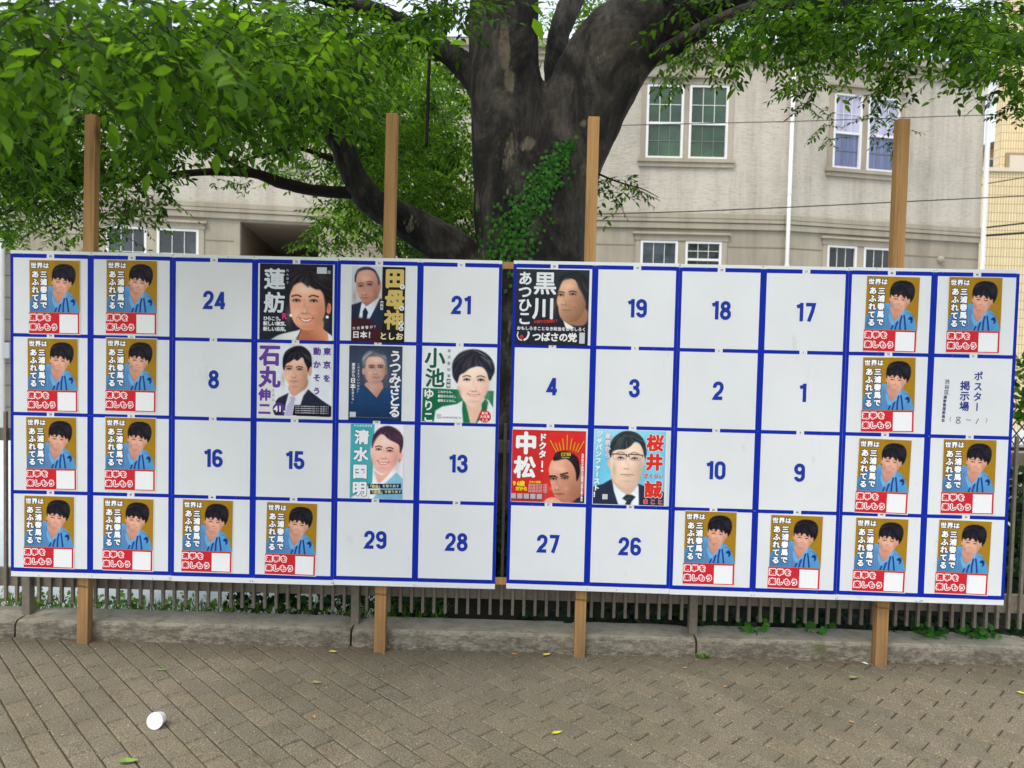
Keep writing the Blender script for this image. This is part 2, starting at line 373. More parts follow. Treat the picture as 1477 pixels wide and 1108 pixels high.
# ---------------------------------------------------------------- posts and battens
zpt = [3.005, 3.045, 3.046, 3.067]
wl = ['leftmost tall wooden post rising behind the left board', 'second tall wooden post from the left, behind the left board beside the dark branch',
      'third tall wooden post, in front of the tree trunk', 'rightmost tall wooden post, before the pale building window']
for i, (px, py) in enumerate(((118, 932), (547, 938), (836, 943), (1271, 955))):
    tops = ((130, 165), (565, 163), (857, 168), (1305, 171))[i]
    b0 = at(px, py, .034); t0 = at(tops[0], tops[1], .034)
    wz = (.062, .064, .062, .066)[i]
    off = (.0, 0, 0, -.0)[i]
    xs = b0[0]+off; xt = t0[0]+off
    p = empty('wooden_post', (xs, .034, 0), 0, wl[i], 'post', 'tall wooden posts holding the poster boards')
    m = MB(); dp = .052
    m.box(-wz/2, wz/2, 0, dp, -.02, t0[2], 0, .002)
    v = []
    for q in m.v: v.append((q[0]+(xt-xs)*max(q[2], 0)/t0[2], q[1], q[2]))
    m.v = v; m.obj('timber', WOOD, p)
    mw = MB(); zz = .335
    for dz in (0, .006):
        mw.tube([(-wz/2-.002, -.002, zz+dz), (wz/2+.002, -.002, zz-.006+dz), (wz/2+.003, dp+.003, zz+dz), (-wz/2-.002, dp+.003, zz+dz), (-wz/2-.002, -.002, zz+dz)], .0013, 5)
    mw.obj('binding_wire', flat('wire', (.10, .07, .05), .4, .5, lin=True) if i == 0 else bpy.data.materials['wire'], p)
BZ = [at(733, 383, .02)[2], at(735, 838.5, .02)[2]]
for bz, lb in zip(BZ, ('upper wooden batten joining the two boards, showing in the gap at the top', 'lower wooden batten joining the two boards, showing in the gap at the bottom')):
    MB().box(.02, 5.5, .0125, .033, bz-.019, bz+.019, 0, .001).obj('batten', WOOD, label=lb, cat='batten', group='wooden battens behind the boards')

# ---------------------------------------------------------------- flat print helpers (board local: x right, z up, print faces -y)
GL = {}
def glyph(ch):
    if ch not in GL:
        c = bpy.data.curves.new('glyph', 'FONT'); c.body = ch; c.size = 1; c.resolution_u = 3; c.align_x = 'CENTER'
        o = bpy.data.objects.new('glyph', c); COL.objects.link(o); bpy.context.view_layer.update()
        me = bpy.data.meshes.new_from_object(o.evaluated_get(bpy.context.evaluated_depsgraph_get()))
        me.calc_loop_triangles()
        V = np.array([q.co[:2] for q in me.vertices]).reshape(-1, 2); T = [tuple(t.vertices) for t in me.loop_triangles]
        bpy.data.objects.remove(o); bpy.data.curves.remove(c); bpy.data.meshes.remove(me)
        if len(V):
            cx = V[:, 0].mean() if ord(ch) < 256 else 0
            if ord(ch) < 256: V[:, 0] -= (V[:, 0].max()+V[:, 0].min())/2; V[:, 1] -= .36
            else: V[:, 1] -= .38
        GL[ch] = (V, T)
    return GL[ch]
class Sheet:
    """one printed sheet: maps source pixel coordinates (a zoomed crop of the photo) to local metres"""
    def __init__(s, box, w, h):
        s.b = box; s.w = w; s.h = h; s.k = w/(box[2]-box[0]); s.kz = h/(box[3]-box[1]); s.y = -.0010
        s.mb = MB(); s.mats = []
    def mi(s, m):
        if m not in s.mats: s.mats.append(m)
        return s.mats.index(m)
    def xy(s, x, y): return ((x-s.b[0])*s.k, (s.b[1]-y)*s.kz)
    def lay(s): s.y -= .00004; return s.y
    def poly(s, pts, c, mat=None):
        y = s.lay(); v = [(s.xy(*p)[0], y, s.xy(*p)[1]) for p in pts]
        a = sum(v[i][0]*v[(i+1) % len(v)][2]-v[(i+1) % len(v)][0]*v[i][2] for i in range(len(v)))
        f = tuple(range(len(v))); f = f if a > 0 else f[::-1]
        s.mb.add(v, [f], s.mi(mat or ink(c)))
    def rect(s, x0, y0, x1, y1, c, mat=None): s.poly([(x0, y0), (x0, y1), (x1, y1), (x1, y0)], c, mat)
    def disc(s, x, y, r, c, n=28): s.poly([(x+r*math.cos(2*math.pi*i/n), y+r*math.sin(2*math.pi*i/n)) for i in range(n)], c)
    def line(s, pts, w, c):
        for (x0, y0), (x1, y1) in zip(pts[:-1], pts[1:]):
            L = math.hypot(x1-x0, y1-y0) or 1; nx, ny = -(y1-y0)/L*w/2, (x1-x0)/L*w/2
            s.poly([(x0+nx, y0+ny), (x1+nx, y1+ny), (x1-nx, y1-ny), (x0-nx, y0-ny)], c)
    def text(s, body, x, y, dx, dy, size, c, bold=0.0, out=None, ow=0.0, sx=1.0, rot=0.0, sy=1.0):
        """characters centred at (x,y), (x+dx,y+dy), ...; bold / ow in source pixels"""
        jobs = []
        if out is not None: jobs.append((out, bold+ow, 12))
        jobs.append((c, bold, 8))
        for col, rad, n in jobs:
            offs = [(0, 0)]
            if rad > 0:
                offs += [(rad*math.cos(2*math.pi*i/n), rad*math.sin(2*math.pi*i/n)) for i in range(n)]
                if rad > size*.07: offs += [(rad*.5*math.cos(2*math.pi*i/6), rad*.5*math.sin(2*math.pi*i/6)) for i in range(6)]
            for (ox, oy) in offs:
                yy = s.y = s.y-.00002
                for i, ch in enumerate(body):
                    if ch in ' \u3000': continue
                    V, T = glyph(ch)
                    if not len(V): continue
                    a = rot
                    if dy and ch in 'ー｜': a = math.pi/2
                    ca_, sa_ = math.cos(a), math.sin(a)
                    gx = (V[:, 0]*ca_-V[:, 1]*sa_)*size*sx; gy = (V[:, 0]*sa_+V[:, 1]*ca_)*size*sy
                    X = (x+dx*i+ox+gx-s.b[0])*s.k; Z = (s.b[1]-(y+dy*i+oy)+gy)*s.kz
                    s.mb.add(np.stack([X, np.full(len(X), yy), Z], 1), T, s.mi(ink(col)))
        s.lay()
    def obj(s, name, parent):
        return s.mb.obj(name, s.mats, parent)
    def mesh(s, name): return s.mb.mesh(name, s.mats)

class Pic:
    """soft-edged printed picture on a fine grid, colour held per vertex"""
    def __init__(s, box, res, bg):
        s.b = box; x0, y0, x1, y1 = box; s.nx = res; s.ny = int(res*(y1-y0)/(x1-x0))
        s.X, s.Y = np.meshgrid(np.linspace(x0, x1, s.nx), np.linspace(y0, y1, s.ny)); s.C = np.zeros(s.X.shape+(3,)); s.C[:] = bg
        s.px = (x1-x0)/res
    @staticmethod
    def cr(p, closed=True, n=5):
        p = np.array(p, float); out = []; m = len(p)
        for i in range(m if closed else m-1):
            a, b, c, d = (p[(i-1) % m], p[i], p[(i+1) % m], p[(i+2) % m]) if closed else (p[max(i-1, 0)], p[i], p[i+1], p[min(i+2, m-1)])
            for t in np.arange(n)/n:
                out.append(.5*((2*b)+(-a+c)*t+(2*a-5*b+4*c-d)*t*t+(-a+3*b-3*c+d)*t**3))
        if not closed: out.append(p[-1])
        return np.array(out)
    def dist(s, P, closed):
        A = P; B = np.roll(P, -1, 0)
        if not closed: A, B = A[:-1], B[:-1]
        D = np.full(s.X.shape, 1e9)
        for a, b in zip(A, B):
            d = b-a; L = max(d@d, 1e-9); t = np.clip(((s.X-a[0])*d[0]+(s.Y-a[1])*d[1])/L, 0, 1)
            D = np.minimum(D, np.hypot(s.X-a[0]-t*d[0], s.Y-a[1]-t*d[1]))
        return D
    def inside(s, P):
        I = np.zeros(s.X.shape, bool); m = len(P)
        for i in range(m):
            (ax, ay), (bx, by) = P[i], P[(i+1) % m]
            if ay == by: continue
            k = ((ay > s.Y) != (by > s.Y)) & (s.X < (bx-ax)*(s.Y-ay)/(by-ay)+ax); I ^= k
        return I
    def blend(s, a, c):
        a = a[..., None]; s.C[:] = s.C*(1-a)+np.array(c, float)*a
    def poly(s, pts, c, soft=None, alpha=1, smooth=True, grad=None):
        P = s.cr(pts) if smooth else np.array(pts, float); soft = soft or s.px*1.2
        D = s.dist(P, True); D = np.where(s.inside(P), D, -D)
        s.last = np.clip(D/soft*.5+.5, 0, 1); s.blend(s.last*alpha, c)
        if grad:
            s.shade(*grad)
    def shade(s, pt0, pt1, c, alpha):
        """linear tint inside the last polygon from pt0 (none) to pt1 (full)"""
        d = np.array(pt1, float)-pt0; t = np.clip(((s.X-pt0[0])*d[0]+(s.Y-pt0[1])*d[1])/(d@d), 0, 1); s.blend(s.last*t*alpha, c)
    def ell(s, x, y, rx, ry, c, alpha=1, soft=1.0, rot=0, clip=False):
        ca_, sa_ = math.cos(rot), math.sin(rot); dx, dy = s.X-x, s.Y-y
        q = np.hypot((dx*ca_+dy*sa_)/rx, (-dx*sa_+dy*ca_)/ry)
        a = np.exp(-(q**2)*1.2) if soft >= 1 else np.clip((1-q)/max(soft, .02)+.5, 0, 1)
        s.blend(a*alpha*(s.last if clip else 1), c)
    def line(s, pts, w, c, alpha=1, smooth=True, soft=None):
        P = s.cr(pts, False) if smooth else np.array(pts, float)
        a = np.clip((w/2-s.dist(P, False))/((soft or s.px)*1.2)+.5, 0, 1); s.blend(a*alpha, c)
    def face(s, L, Rr, nose, mouth, mw, k, brow, skin, socket=.65, dark=(70, 45, 40), lip=(190, 95, 90), smile=0.0, teeth=False, glasses=False, tilt=0.0, browc=None):
        bc = browc or dark; sh = tuple(np.array(skin)*.70); brow = brow/1.22; k = k*1.22
        cxm = (L[0]+Rr[0])/2
        s.ell(cxm+.62*k, nose[1]+.1*k, .22*k, .62*k, sh, .38); s.ell(cxm-.60*k, nose[1]+.2*k, .13*k, .40*k, sh, .3); s.ell(mouth[0], mouth[1]+.30*k, .30*k, .06*k, sh, .35)
        s.ell(cxm-.33*k, nose[1]-.02*k, .16*k, .10*k, (250, 190, 165), .3); s.ell(cxm+.36*k, nose[1]-.02*k, .15*k, .10*k, (240, 170, 145), .25)
        s.ell(cxm-.62*k, my_ if False else nose[1]+.05*k, .10*k, .30*k, sh, .25); s.ell(nose[0]-.02*k, nose[1]-.33*k, .05*k, .22*k, sh, .30); s.ell(cxm+.05*k, L[1]-.42*k, .35*k, .14*k, (255, 235, 220), .25)
        for (ex, ey), sg in ((L, -1), (Rr, 1)):
            s.ell(ex, ey-.02*k, .20*k, .10*k, tuple(np.array(skin)*.60), socket)
            s.line([(ex-.13*k, ey+.01*k), (ex-.05*k, ey-.035*k), (ex+.06*k, ey-.035*k), (ex+.14*k, ey+.01*k)], .045*k, (35, 24, 26), .95)
            s.ell(ex, ey+.005*k, .085*k, .035*k, (215, 205, 200), .55)
            s.ell(ex+.005*k, ey, .045*k, .042*k, (30, 20, 20), 1, .4)
            s.line([(ex-.11*k, ey+.045*k), (ex, ey+.06*k), (ex+.11*k, ey+.04*k)], .02*k, sh, .7)
            s.line([(ex-sg*.17*k, ey-brow*k+.03*k), (ex-sg*.02*k, ey-brow*k-.02*k), (ex+sg*.17*k, ey-brow*k+.03*k)], .06*k, bc, .9)
        nx, ny = nose
        s.ell(nx, ny+.03*k, .14*k, .055*k, sh, .8); s.ell(nx-.06*k, ny+.025*k, .025*k, .018*k, (110, 60, 55), .7); s.ell(nx+.06*k, ny+.025*k, .025*k, .018*k, (110, 60, 55), .7)
        s.ell(nx, ny-.05*k, .05*k, .12*k, (255, 232, 215), .3); s.ell(nx+.085*k, ny-.1*k, .04*k, .17*k, sh, .3)
        mx, my = mouth; a = tilt
        up = [(mx-mw, my-smile*.30*mw-a*mw), (mx-mw*.4, my-.005*k), (mx, my+.012*k), (mx+mw*.4, my-.005*k), (mx+mw, my-smile*.30*mw+a*mw)]
        if teeth:
            lo = [(mx+mw*.55, my+smile*.5*mw), (mx, my+smile*.75*mw), (mx-mw*.55, my+smile*.5*mw)]
            s.poly(up+lo, lip, alpha=.95); s.line(up, .03*k, tuple(np.array(lip)*.6), .8); s.poly([(p[0]*.8+mx*.2, (p[1]+.02*k)) for p in up]+[(mx+mw*.4, my+smile*.4*mw), (mx, my+smile*.52*mw), (mx-mw*.4, my+smile*.4*mw)], (250, 245, 240), alpha=.95)
        else:
            s.ell(mx, my, mw*.8, .05*k, lip, .6); s.line(up, .025*k, tuple(np.array(lip)*.55), .85)
            s.ell(mx, my+.09*k, mw*.6, .03*k, sh, .5)
        if smile > .2:
            for sg in (-1, 1): s.line([(nx+sg*.13*k, ny), (mx+sg*(mw+.07*k), my-.05*k), (mx+sg*(mw+.08*k), my+.06*k)], .025*k, sh, .55, soft=.03*k)
    def strands(s, cx, cy, amp=20, wob=.004):
        th = np.arctan2(s.Y-cy, s.X-cx); rr = np.hypot(s.X-cx, s.Y-cy); u = (th+math.pi+rr*wob*.3)/(2*math.pi)*110; R0 = rr.max()
        t1, t2 = NR.uniform(-1, 1, 130), NR.uniform(-1, 1, 130); i = np.arange(130)
        n = np.interp(u, i, t1)*(1-rr/R0)+np.interp(u, i, t2)*(rr/R0)
        hl = np.exp(-((rr/R0-.16)/.07)**2)*.9
        s.C += ((n*amp+hl*amp*(.5+.5*n))*s.last)[..., None]*np.array([1, .95, .95])
    def grain(s, a=4):
        k = 9; g_ = NR.normal(0, 1, (k+1, k+1)); yi = np.linspace(0, k-.001, s.ny); xi = np.linspace(0, k-.001, s.nx); y0 = yi.astype(int); x0 = xi.astype(int); fy = (yi-y0)[:, None]; fx = (xi-x0)[None]
        n = g_[y0][:, x0]*(1-fy)*(1-fx)+g_[y0+1][:, x0]*fy*(1-fx)+g_[y0][:, x0+1]*(1-fy)*fx+g_[y0+1][:, x0+1]*fy*fx
        s.C *= 1+.022*n[..., None]; s.C += NR.normal(0, a, s.X.shape)[..., None]
    def obj(s, name, sheet, parent, gain=1.06, me_only=False):
        x = (s.X-sheet.b[0])*sheet.k; z = (sheet.b[1]-s.Y)*sheet.kz; y = np.full(x.shape, sheet.lay()-.00002); sheet.lay()
        co = np.stack([x, y, z], -1).reshape(-1, 3); i = np.arange(s.nx*s.ny).reshape(s.ny, s.nx)
        q = np.stack([i[:-1, :-1], i[1:, :-1], i[1:, 1:], i[:-1, 1:]], -1).reshape(-1, 4)
        me = bpy.data.meshes.new(name); me.vertices.add(len(co)); me.vertices.foreach_set('co', co.ravel())
        me.loops.add(q.size); me.loops.foreach_set('vertex_index', q.ravel().astype(np.int32)); me.polygons.add(len(q))
        me.polygons.foreach_set('loop_start', np.arange(0, q.size, 4, dtype=np.int32)); me.update(calc_edges=True)
        at_ = me.color_attributes.new('ink', 'FLOAT_COLOR', 'POINT')
        c = s2l(np.clip(s.C*gain, 0, 250)).reshape(-1, 3); at_.data.foreach_set('color', np.hstack([c, np.ones((len(c), 1))]).ravel())
        me.materials.append(PRINT)
        return me if me_only else part(name, me, parent)

# ---- numerals for the empty cells, drawn with constant-width strokes
def arc(cx, cy, rx, ry, a0, a1, n=14): return [(cx+rx*math.cos(math.radians(a0+(a1-a0)*i/n)), cy+ry*math.sin(math.radians(a0+(a1-a0)*i/n))) for i in range(n+1)]
SW = .192
DG = {'0': [arc(.29, .70, .20, .21, 0, 180)+arc(.29, .30, .20, .21, 180, 360)+[(.49, .70)]],
 '1': [[(.37, 0), (.37, 1)], [(.37, .87), (.12, .78)]],
 '2': [arc(.29, .705, .195, .205, 195, 0)+[(.475, .60), (.40, .45), (.20, .25), (.11, .088), (.52, .088)]],
 '3': [arc(.28, .72, .185, .19, 190, -75)+[(.22, .525)], [(.24, .53)]+arc(.285, .305, .205, .217, 75, -190)],
 '4': [[(.40, 0), (.40, .96)], [(.40, .93), (.09, .26), (.56, .26)]],
 '5': [[(.50, .912), (.15, .912), (.125, .50)]+arc(.285, .315, .205, .227, 125, -190)],
 '6': [arc(.29, .70, .20, .21, 10, 180)+arc(.29, .305, .20, .215, 180, 540, 22)],
 '7': [[(.05, .912), (.48, .912), (.40, .55), (.22, 0)]],
 '8': [arc(.29, .735, .175, .178, -90, 270, 22), arc(.29, .295, .205, .212, 90, 450, 22)],
 '9': [[(.58-x, 1-y) for x, y in arc(.29, .70, .20, .21, 10, 180)+arc(.29, .305, .20, .215, 180, 540, 22)]]}
def ribbon(mb, pts, w, y, sc, ox, oz, mi=0):
    P = [Vector(p) for p in pts]; n = len(P); Lf = []; Rt = []
    for i in range(n):
        d0 = (P[i]-P[i-1]).normalized() if i else None; d1 = (P[i+1]-P[i]).normalized() if i < n-1 else None
        d0 = d0 or d1; d1 = d1 or d0; t = (d0+d1); t = t.normalized() if t.length > 1e-5 else d0
        nn = Vector((-t.y, t.x)); k = min(1/max(nn.dot(Vector((-d0.y, d0.x))), .35), 1.9)
        Lf.append(P[i]+nn*w/2*k); Rt.append(P[i]-nn*w/2*k)
    v = [(ox+q.x*sc, y-1.5e-5*(i_ % n), oz+q.y*sc) for i_, q in enumerate(Lf+Rt)]
    mb.add(v, [(i, n+i, n+i+1, i+1) for i in range(n-1)], mi)
def number_mesh(txt, h, mat):
    mb = MB(); adv = {c: (.50 if c == '1' else .655) for c in '0123456789'}
    tot = sum(adv[c] for c in txt); x = -tot/2; y = 0
    for c in txt:
        y = 0
        for s_ in DG[c]:
            y -= .0006; ribbon(mb, s_, SW, y, h, (x+(.0 if c != '1' else -.05)+.035)*h, -h/2)
        x += adv[c]
    return mb.mesh('cell_number', mat)
NUMC = {}
# ---------------------------------------------------------------- poster boards
PC, QR_ = .46, .4418945
ORG = [((0, 0, 2.2), 0.0), ((2.80634433, .00680968, 2.2+.0036269), -.0201828721)]
TAGN = [[[42, 41, 24, 23, 22, 21], [34, 33, 8, 7, 6, 5], [38, 37, 16, 15, 14, 13], [48, 47, 46, 30, 29, 28]],
        [[20, 19, 18, 17, 40, 39], [4, 3, 2, 1, 32, 31], [12, 11, 10, 9, 36, 35], [27, 26, 25, 45, 44, 43]]]
BIG = [{(0, 2): '24', (0, 5): '21', (1, 2): '8', (2, 2): '16', (2, 3): '15', (2, 5): '13', (3, 4): '29', (3, 5): '28'},
       {(0, 1): '19', (0, 2): '18', (0, 3): '17', (1, 0): '4', (1, 1): '3', (1, 2): '2', (1, 3): '1', (2, 2): '10', (2, 3): '9', (3, 0): '27', (3, 1): '26'}]
TXTM = ink((40, 44, 60))
boards = []
VW, HW = .0172, .0098
for bi in range(2):
    loc, rz = ORG[bi]
    bd = empty('poster_board', loc, rz, ('left white election poster board with blue grid, hung level on the wooden posts', 'right white election poster board with blue grid, left edge beside the narrow gap')[bi],
               'poster board', 'white election poster boards')
    boards.append(bd)
    Z1, Z0 = .0285, -4*QR_-.041
    for k in range(3):      # plywood sheets, two columns of cells each
        x0 = k*2*PC+(.0085 if k == 0 else .0006); x1 = (k+1)*2*PC-(.0085 if k == 2 else .0006)
        dz = (0, -.0022, .0012)[k] if bi == 0 else (.001, -.001, 0)[k]
        pn = MB().box(0, x1-x0, 0, .0115, Z0, Z1, 0, .0008).obj('board_panel', WHITE_BOARD, bd)
        pn.location = (x0, 0, dz)
        def bar(a, b, c, d):
            MB().box(a-x0, b-x0, -.0006, -.00005, c, d).obj('grid_line', BLUE, pn)
        for c in range(2*k, 2*k+3):
            e0, e1 = c*PC-VW, c*PC+VW
            if c == 0: e0, e1 = .0085, .0255
            if c == 6: e0, e1 = 6*PC-.0255, 6*PC-.0085
            if c == 2*k and c: e0 = c*PC+.0006
            if c == 2*k+2 and c < 6: e1 = c*PC-.0006
            bar(e0, e1, -4*QR_-.0105, .0095)
        for r in range(5):
            zc = -r*QR_
            for c in (2*k, 2*k+1):
                xa = c*PC+(VW if c else .0255); xb = (c+1)*PC-(VW if c < 5 else .0255); xm = (xa+xb)/2
                hw = HW+(.0012 if r in (0, 4) else 0)
                if r < 4:
                    bar(xa+.0002, xm-.021, zc-hw, zc+hw); bar(xm+.021, xb-.0002, zc-hw, zc+hw)
                    n_ = TAGN[bi][r][c]
                    s = Sheet((0, 0, 100, 50), .10, .05); s.y = -.0003
                    t_ = str(n_); s.text(t_, -7.6*(len(t_)-1)/2, 0, 7.6, 0, 15, (50, 55, 70), .45)
                    o = s.obj('small_number', pn); o.location = (xm-x0, 0, zc)
                else: bar(xa+.0002, xb-.0002, zc-hw, zc+hw)
                if r < 4 and (r, c) in BIG[bi]:
                    t_ = BIG[bi][(r, c)]
                    if t_ not in NUMC: NUMC[t_] = number_mesh(t_, .101, DIGIT)
                    part('cell_number', NUMC[t_], pn, (xm-x0+.004, -.0006, zc-QR_/2))
    nb = MB()
    for k2 in range(64):     # nail heads along the sheet edges and lines
        x = R.choice([i*PC+R.uniform(-.011, .011) for i in range(1, 6)]+[R.uniform(.03, 6*PC-.03)]*3)
        z = R.choice([.019, .004, -QR_, -2*QR_, -3*QR_, -4*QR_-.004, -4*QR_-.03])+R.uniform(-.004, .004)
        nb.add([(x+.0028*math.cos(a*1.047), -.0016, z+.0028*math.sin(a*1.047)) for a in range(6)], [(0, 1, 2, 3, 4, 5)])
    nb.obj('nail_heads', flat('nail', (.14, .14, .16), .35, .5, lin=True) if bi == 0 else bpy.data.materials['nail'], bd, kind='stuff')

def place_sheet(name, px, py, label, group=None, rot=0.0):
    """a sheet's Empty at its top left corner, on the board that the pixel falls on"""
    bi = 0 if px < 730 else 1
    loc, rz = ORG[bi]; P = np.array(loc); n = np.array([math.sin(-rz), 1*math.cos(rz), 0]) if bi else np.array([0, 1., 0])
    q = at_plane(px, py, P, n)
    e = empty(name, (q[0]-n[0]*.0013, q[1]-n[1]*.0013, q[2]), rz, label, 'poster', group)
    e.rotation_euler = (0, rot, rz); return e
def paper_mesh(w, h, mat=PAPER): return MB().box(0, w, -.0009, .0001, -h, 0).mesh('paper', mat)

# -- repeated gold poster
gb = (165, 50, 830, 1035); GW, GH = .284, .409
gs = Sheet(gb, GW, GH)
p = Pic((170, 55, 826, 745), 128, (160, 122, 28))
p.poly([(170, 600), (240, 500), (400, 410), (470, 400), (500, 560), (560, 640), (640, 520), (650, 460), (720, 500), (780, 590), (806, 690), (812, 760), (160, 760), (150, 700)], (84, 152, 205), grad=((500, 450), (250, 760), (62, 112, 165), .7))
for x0 in range(200, 470, 26): p.line([(x0+30, 470), (x0+12, 600), (x0, 745)], 7, (52, 96, 150), .5)
p.line([(440, 430), (450, 560), (462, 745)], 8, (150, 112, 140), .7); p.line([(415, 470), (425, 600), (435, 745)], 4, (190, 140, 160), .5)
p.poly([(478, 450), (500, 560), (535, 625), (560, 620), (620, 560), (640, 470), (600, 480)], (205, 152, 130), grad=((560, 520), (520, 620), (165, 105, 90), .7))
p.poly([(474, 520), (505, 600), (540, 640), (525, 700), (480, 640), (462, 560)], (105, 168, 214)); p.poly([(640, 465), (655, 520), (600, 610), (555, 645), (545, 630), (610, 550)], (110, 172, 220))
for q in ([(575, 640), (560, 690), (548, 745)], [(625, 560), (612, 640), (608, 745)], [(655, 555), (668, 640), (680, 745)], [(520, 690), (508, 720), (500, 745)]): p.line(q, 20, (28, 52, 130))
p.poly([(705, 600), (735, 565), (765, 590), (760, 640), (735, 650), (742, 615)], (24, 44, 112)); p.line([(690, 520), (740, 540), (775, 580)], 6, (50, 90, 150))
p.poly([(474, 290), (476, 400), (500, 470), (540, 512), (590, 520), (640, 490), (690, 420), (712, 340), (700, 260), (600, 200), (500, 220)], (222, 168, 143), grad=((560, 380), (480, 480), (185, 120, 100), .7))
p.ell(468, 350, 12, 34, (205, 145, 122), 1, .3); p.ell(466, 385, 7, 10, (80, 30, 50), 1, .4); p.ell(712, 370, 12, 30, (212, 150, 125), 1, .3)
p.face((538, 342), (632, 352), (570, 400), (562, 440), 46, 120, .26, (222, 168, 143), socket=.25, browc=(110, 70, 60), smile=.35, teeth=True, lip=(200, 110, 105), tilt=.08)
p.poly([(462, 282), (465, 215), (490, 150), (550, 108), (630, 98), (710, 115), (760, 165), (775, 240), (762, 320), (735, 370), (722, 385), (715, 330), (690, 345), (662, 300), (650, 330), (600, 285), (565, 315), (545, 280), (505, 305), (480, 285), (472, 330)], (24, 22, 30), 6); p.strands(620, 150, 16)
p.line([(500, 190), (560, 150), (640, 145)], 14, (60, 62, 78), .35, soft=10); p.line([(520, 290), (530, 220)], 4, (60, 60, 75), .4)
p.grain(3)
face_me = p.obj('portrait', gs, None, 1.02, True)
gs.rect(158, 752, 822, 1032, (205, 40, 52)); gs.rect(560, 772, 800, 1020, (236, 238, 240))
gs.text('世界は', 222, 122, 82, 0, 80, (244, 246, 250), 3.5, (15, 15, 20), 7)
gs.text('三浦春馬で', 355, 240, 0, 102, 92, (244, 246, 250), 5, (15, 15, 20), 8)
gs.text('あふれてる', 245, 240, 0, 104, 98, (244, 246, 250), 5, (15, 15, 20), 8)
gs.text('選挙を', 212, 818, 98, 0, 84, (206, 24, 40), 3.4, (250, 240, 242), 11)
gs.text('楽しもう', 215, 945, 94, 0, 84, (206, 24, 40), 3.8, (250, 240, 242), 11)
gold_let = gs.mesh('lettering'); gold_pap = MB().box(-.003, GW+.003, -.0009, .0001, -GH-.003, .003).mesh('paper', PAPER)
gbk = Sheet(gb, GW, GH); gbk.rect(166, 51, 829, 752, None, GOLD); gold_bk = gbk.mesh('gold_ground')
GP = [(42.6, 375, 0, 0), (154, 375, 0, 1), (40, 487.8, 1, 0), (153.6, 487.3, 1, 1), (38, 601.4, 2, 0), (152.4, 601.9, 2, 1), (35.4, 714.6, 3, 0), (149.6, 718, 3, 1), (264, 720, 3, 2), (385.3, 724, 3, 3),
      (1250.6, 398, 0, 4), (1369, 399.6, 0, 5), (1244.6, 515.4, 1, 4), (1239.3, 632, 2, 4), (1361, 633.5, 2, 5), (988.3, 737, 3, 2), (1112.3, 742.3, 3, 3), (1234.9, 746.2, 3, 4), (1354.6, 749.3, 3, 5)]
rown = ['top', 'second', 'third', 'bottom']; coln = ['first', 'second', 'third', 'fourth', 'fifth', 'last']
for i, (x, y, r, c) in enumerate(GP):
    side = 'left' if x < 730 else 'right'
    e = place_sheet('poster', x, y, 'gold poster of young man in blue stripes, %s row, %s column of the %s board' % (rown[r], coln[c], side), 'repeated gold posters', R.gauss(0, .007)+(.012 if i == 8 else 0))
    for n_, me in (('paper', gold_pap), ('gold_ground', gold_bk), ('portrait', face_me), ('lettering', gold_let)): part(n_, me, e)

def finish(sheet, e, w, h, pic=None, mat=PAPER):
    part('paper', paper_mesh(w, h, mat), e)
    sheet.obj('lettering', e)

NAVY = (28, 34, 52)
# 1. black poster, woman in white jacket
b = (45, 45, 1015, 1055); s = Sheet(b, .408, .420); e = place_sheet('poster', 374.9, 380, 'dark poster of smiling short-haired woman in white jacket with pearl earrings', 'candidate posters')
p = Pic(b, 150, (30, 33, 48))
p.poly([(200, 1060), (330, 985), (560, 925), (620, 900), (860, 900), (960, 950), (1030, 1010), (1030, 1070), (200, 1070)], (222, 226, 226), grad=((400, 940), (250, 1060), (170, 176, 180), .5))
p.poly([(560, 1060), (580, 960), (640, 820), (880, 780), (900, 900), (950, 950), (960, 990), (930, 1062)], (214, 142, 108), grad=((780, 800), (640, 900), (158, 88, 62), .65))
p.line([(560, 1056), (575, 985), (605, 925)], 12, (60, 50, 60), .8)
p.poly([(470, 340), (448, 470), (450, 600), (470, 740), (530, 850), (610, 905), (690, 920), (790, 890), (870, 800), (915, 680), (930, 520), (900, 380), (800, 300), (600, 265), (520, 290)], (234, 176, 148), grad=((640, 560), (900, 760), (196, 118, 86), .65))
p.ell(560, 620, 80, 60, (236, 150, 120), .35, clip=True); p.ell(800, 640, 80, 60, (230, 140, 110), .4, clip=True); p.ell(640, 380, 120, 60, (248, 206, 180), .5, clip=True)
p.ell(965, 620, 32, 78, (222, 140, 110), 1, .2); p.ell(968, 620, 14, 50, (170, 90, 68), .7)
p.face((535, 530), (765, 530), (650, 690), (668, 772), 98, 290, .23, (230, 170, 140), smile=.62, teeth=True, lip=(190, 80, 70))
p.poly([(440, 440), (430, 300), (450, 180), (560, 90), (700, 60), (860, 100), (980, 220), (1010, 380), (990, 540), (955, 560), (930, 660), (915, 560), (895, 450), (850, 385), (780, 370), (700, 330), (690, 350), (610, 290), (560, 295), (500, 330), (465, 400)], (32, 28, 34), 14); p.strands(700, 120, 18)
p.line([(480, 300), (560, 200), (700, 150)], 16, (62, 52, 56), .35, soft=14); p.line([(700, 320), (800, 330), (880, 400)], 10, (60, 46, 46), .4, soft=8)
p.ell(465, 728, 20, 20, (240, 238, 236), 1, .25); p.ell(948, 740, 20, 20, (240, 238, 236), 1, .25)
p.grain(4); p.obj('portrait', s, e)
s.text('蓮舫', 245, 245, 0, 315, 285, (214, 222, 228), 8); s.text('R', 382, 738, 0, 0, 105, (214, 45, 130), 5)
s.text('れんほう', 415, 130, 0, 54, 34, (205, 210, 215), .6)
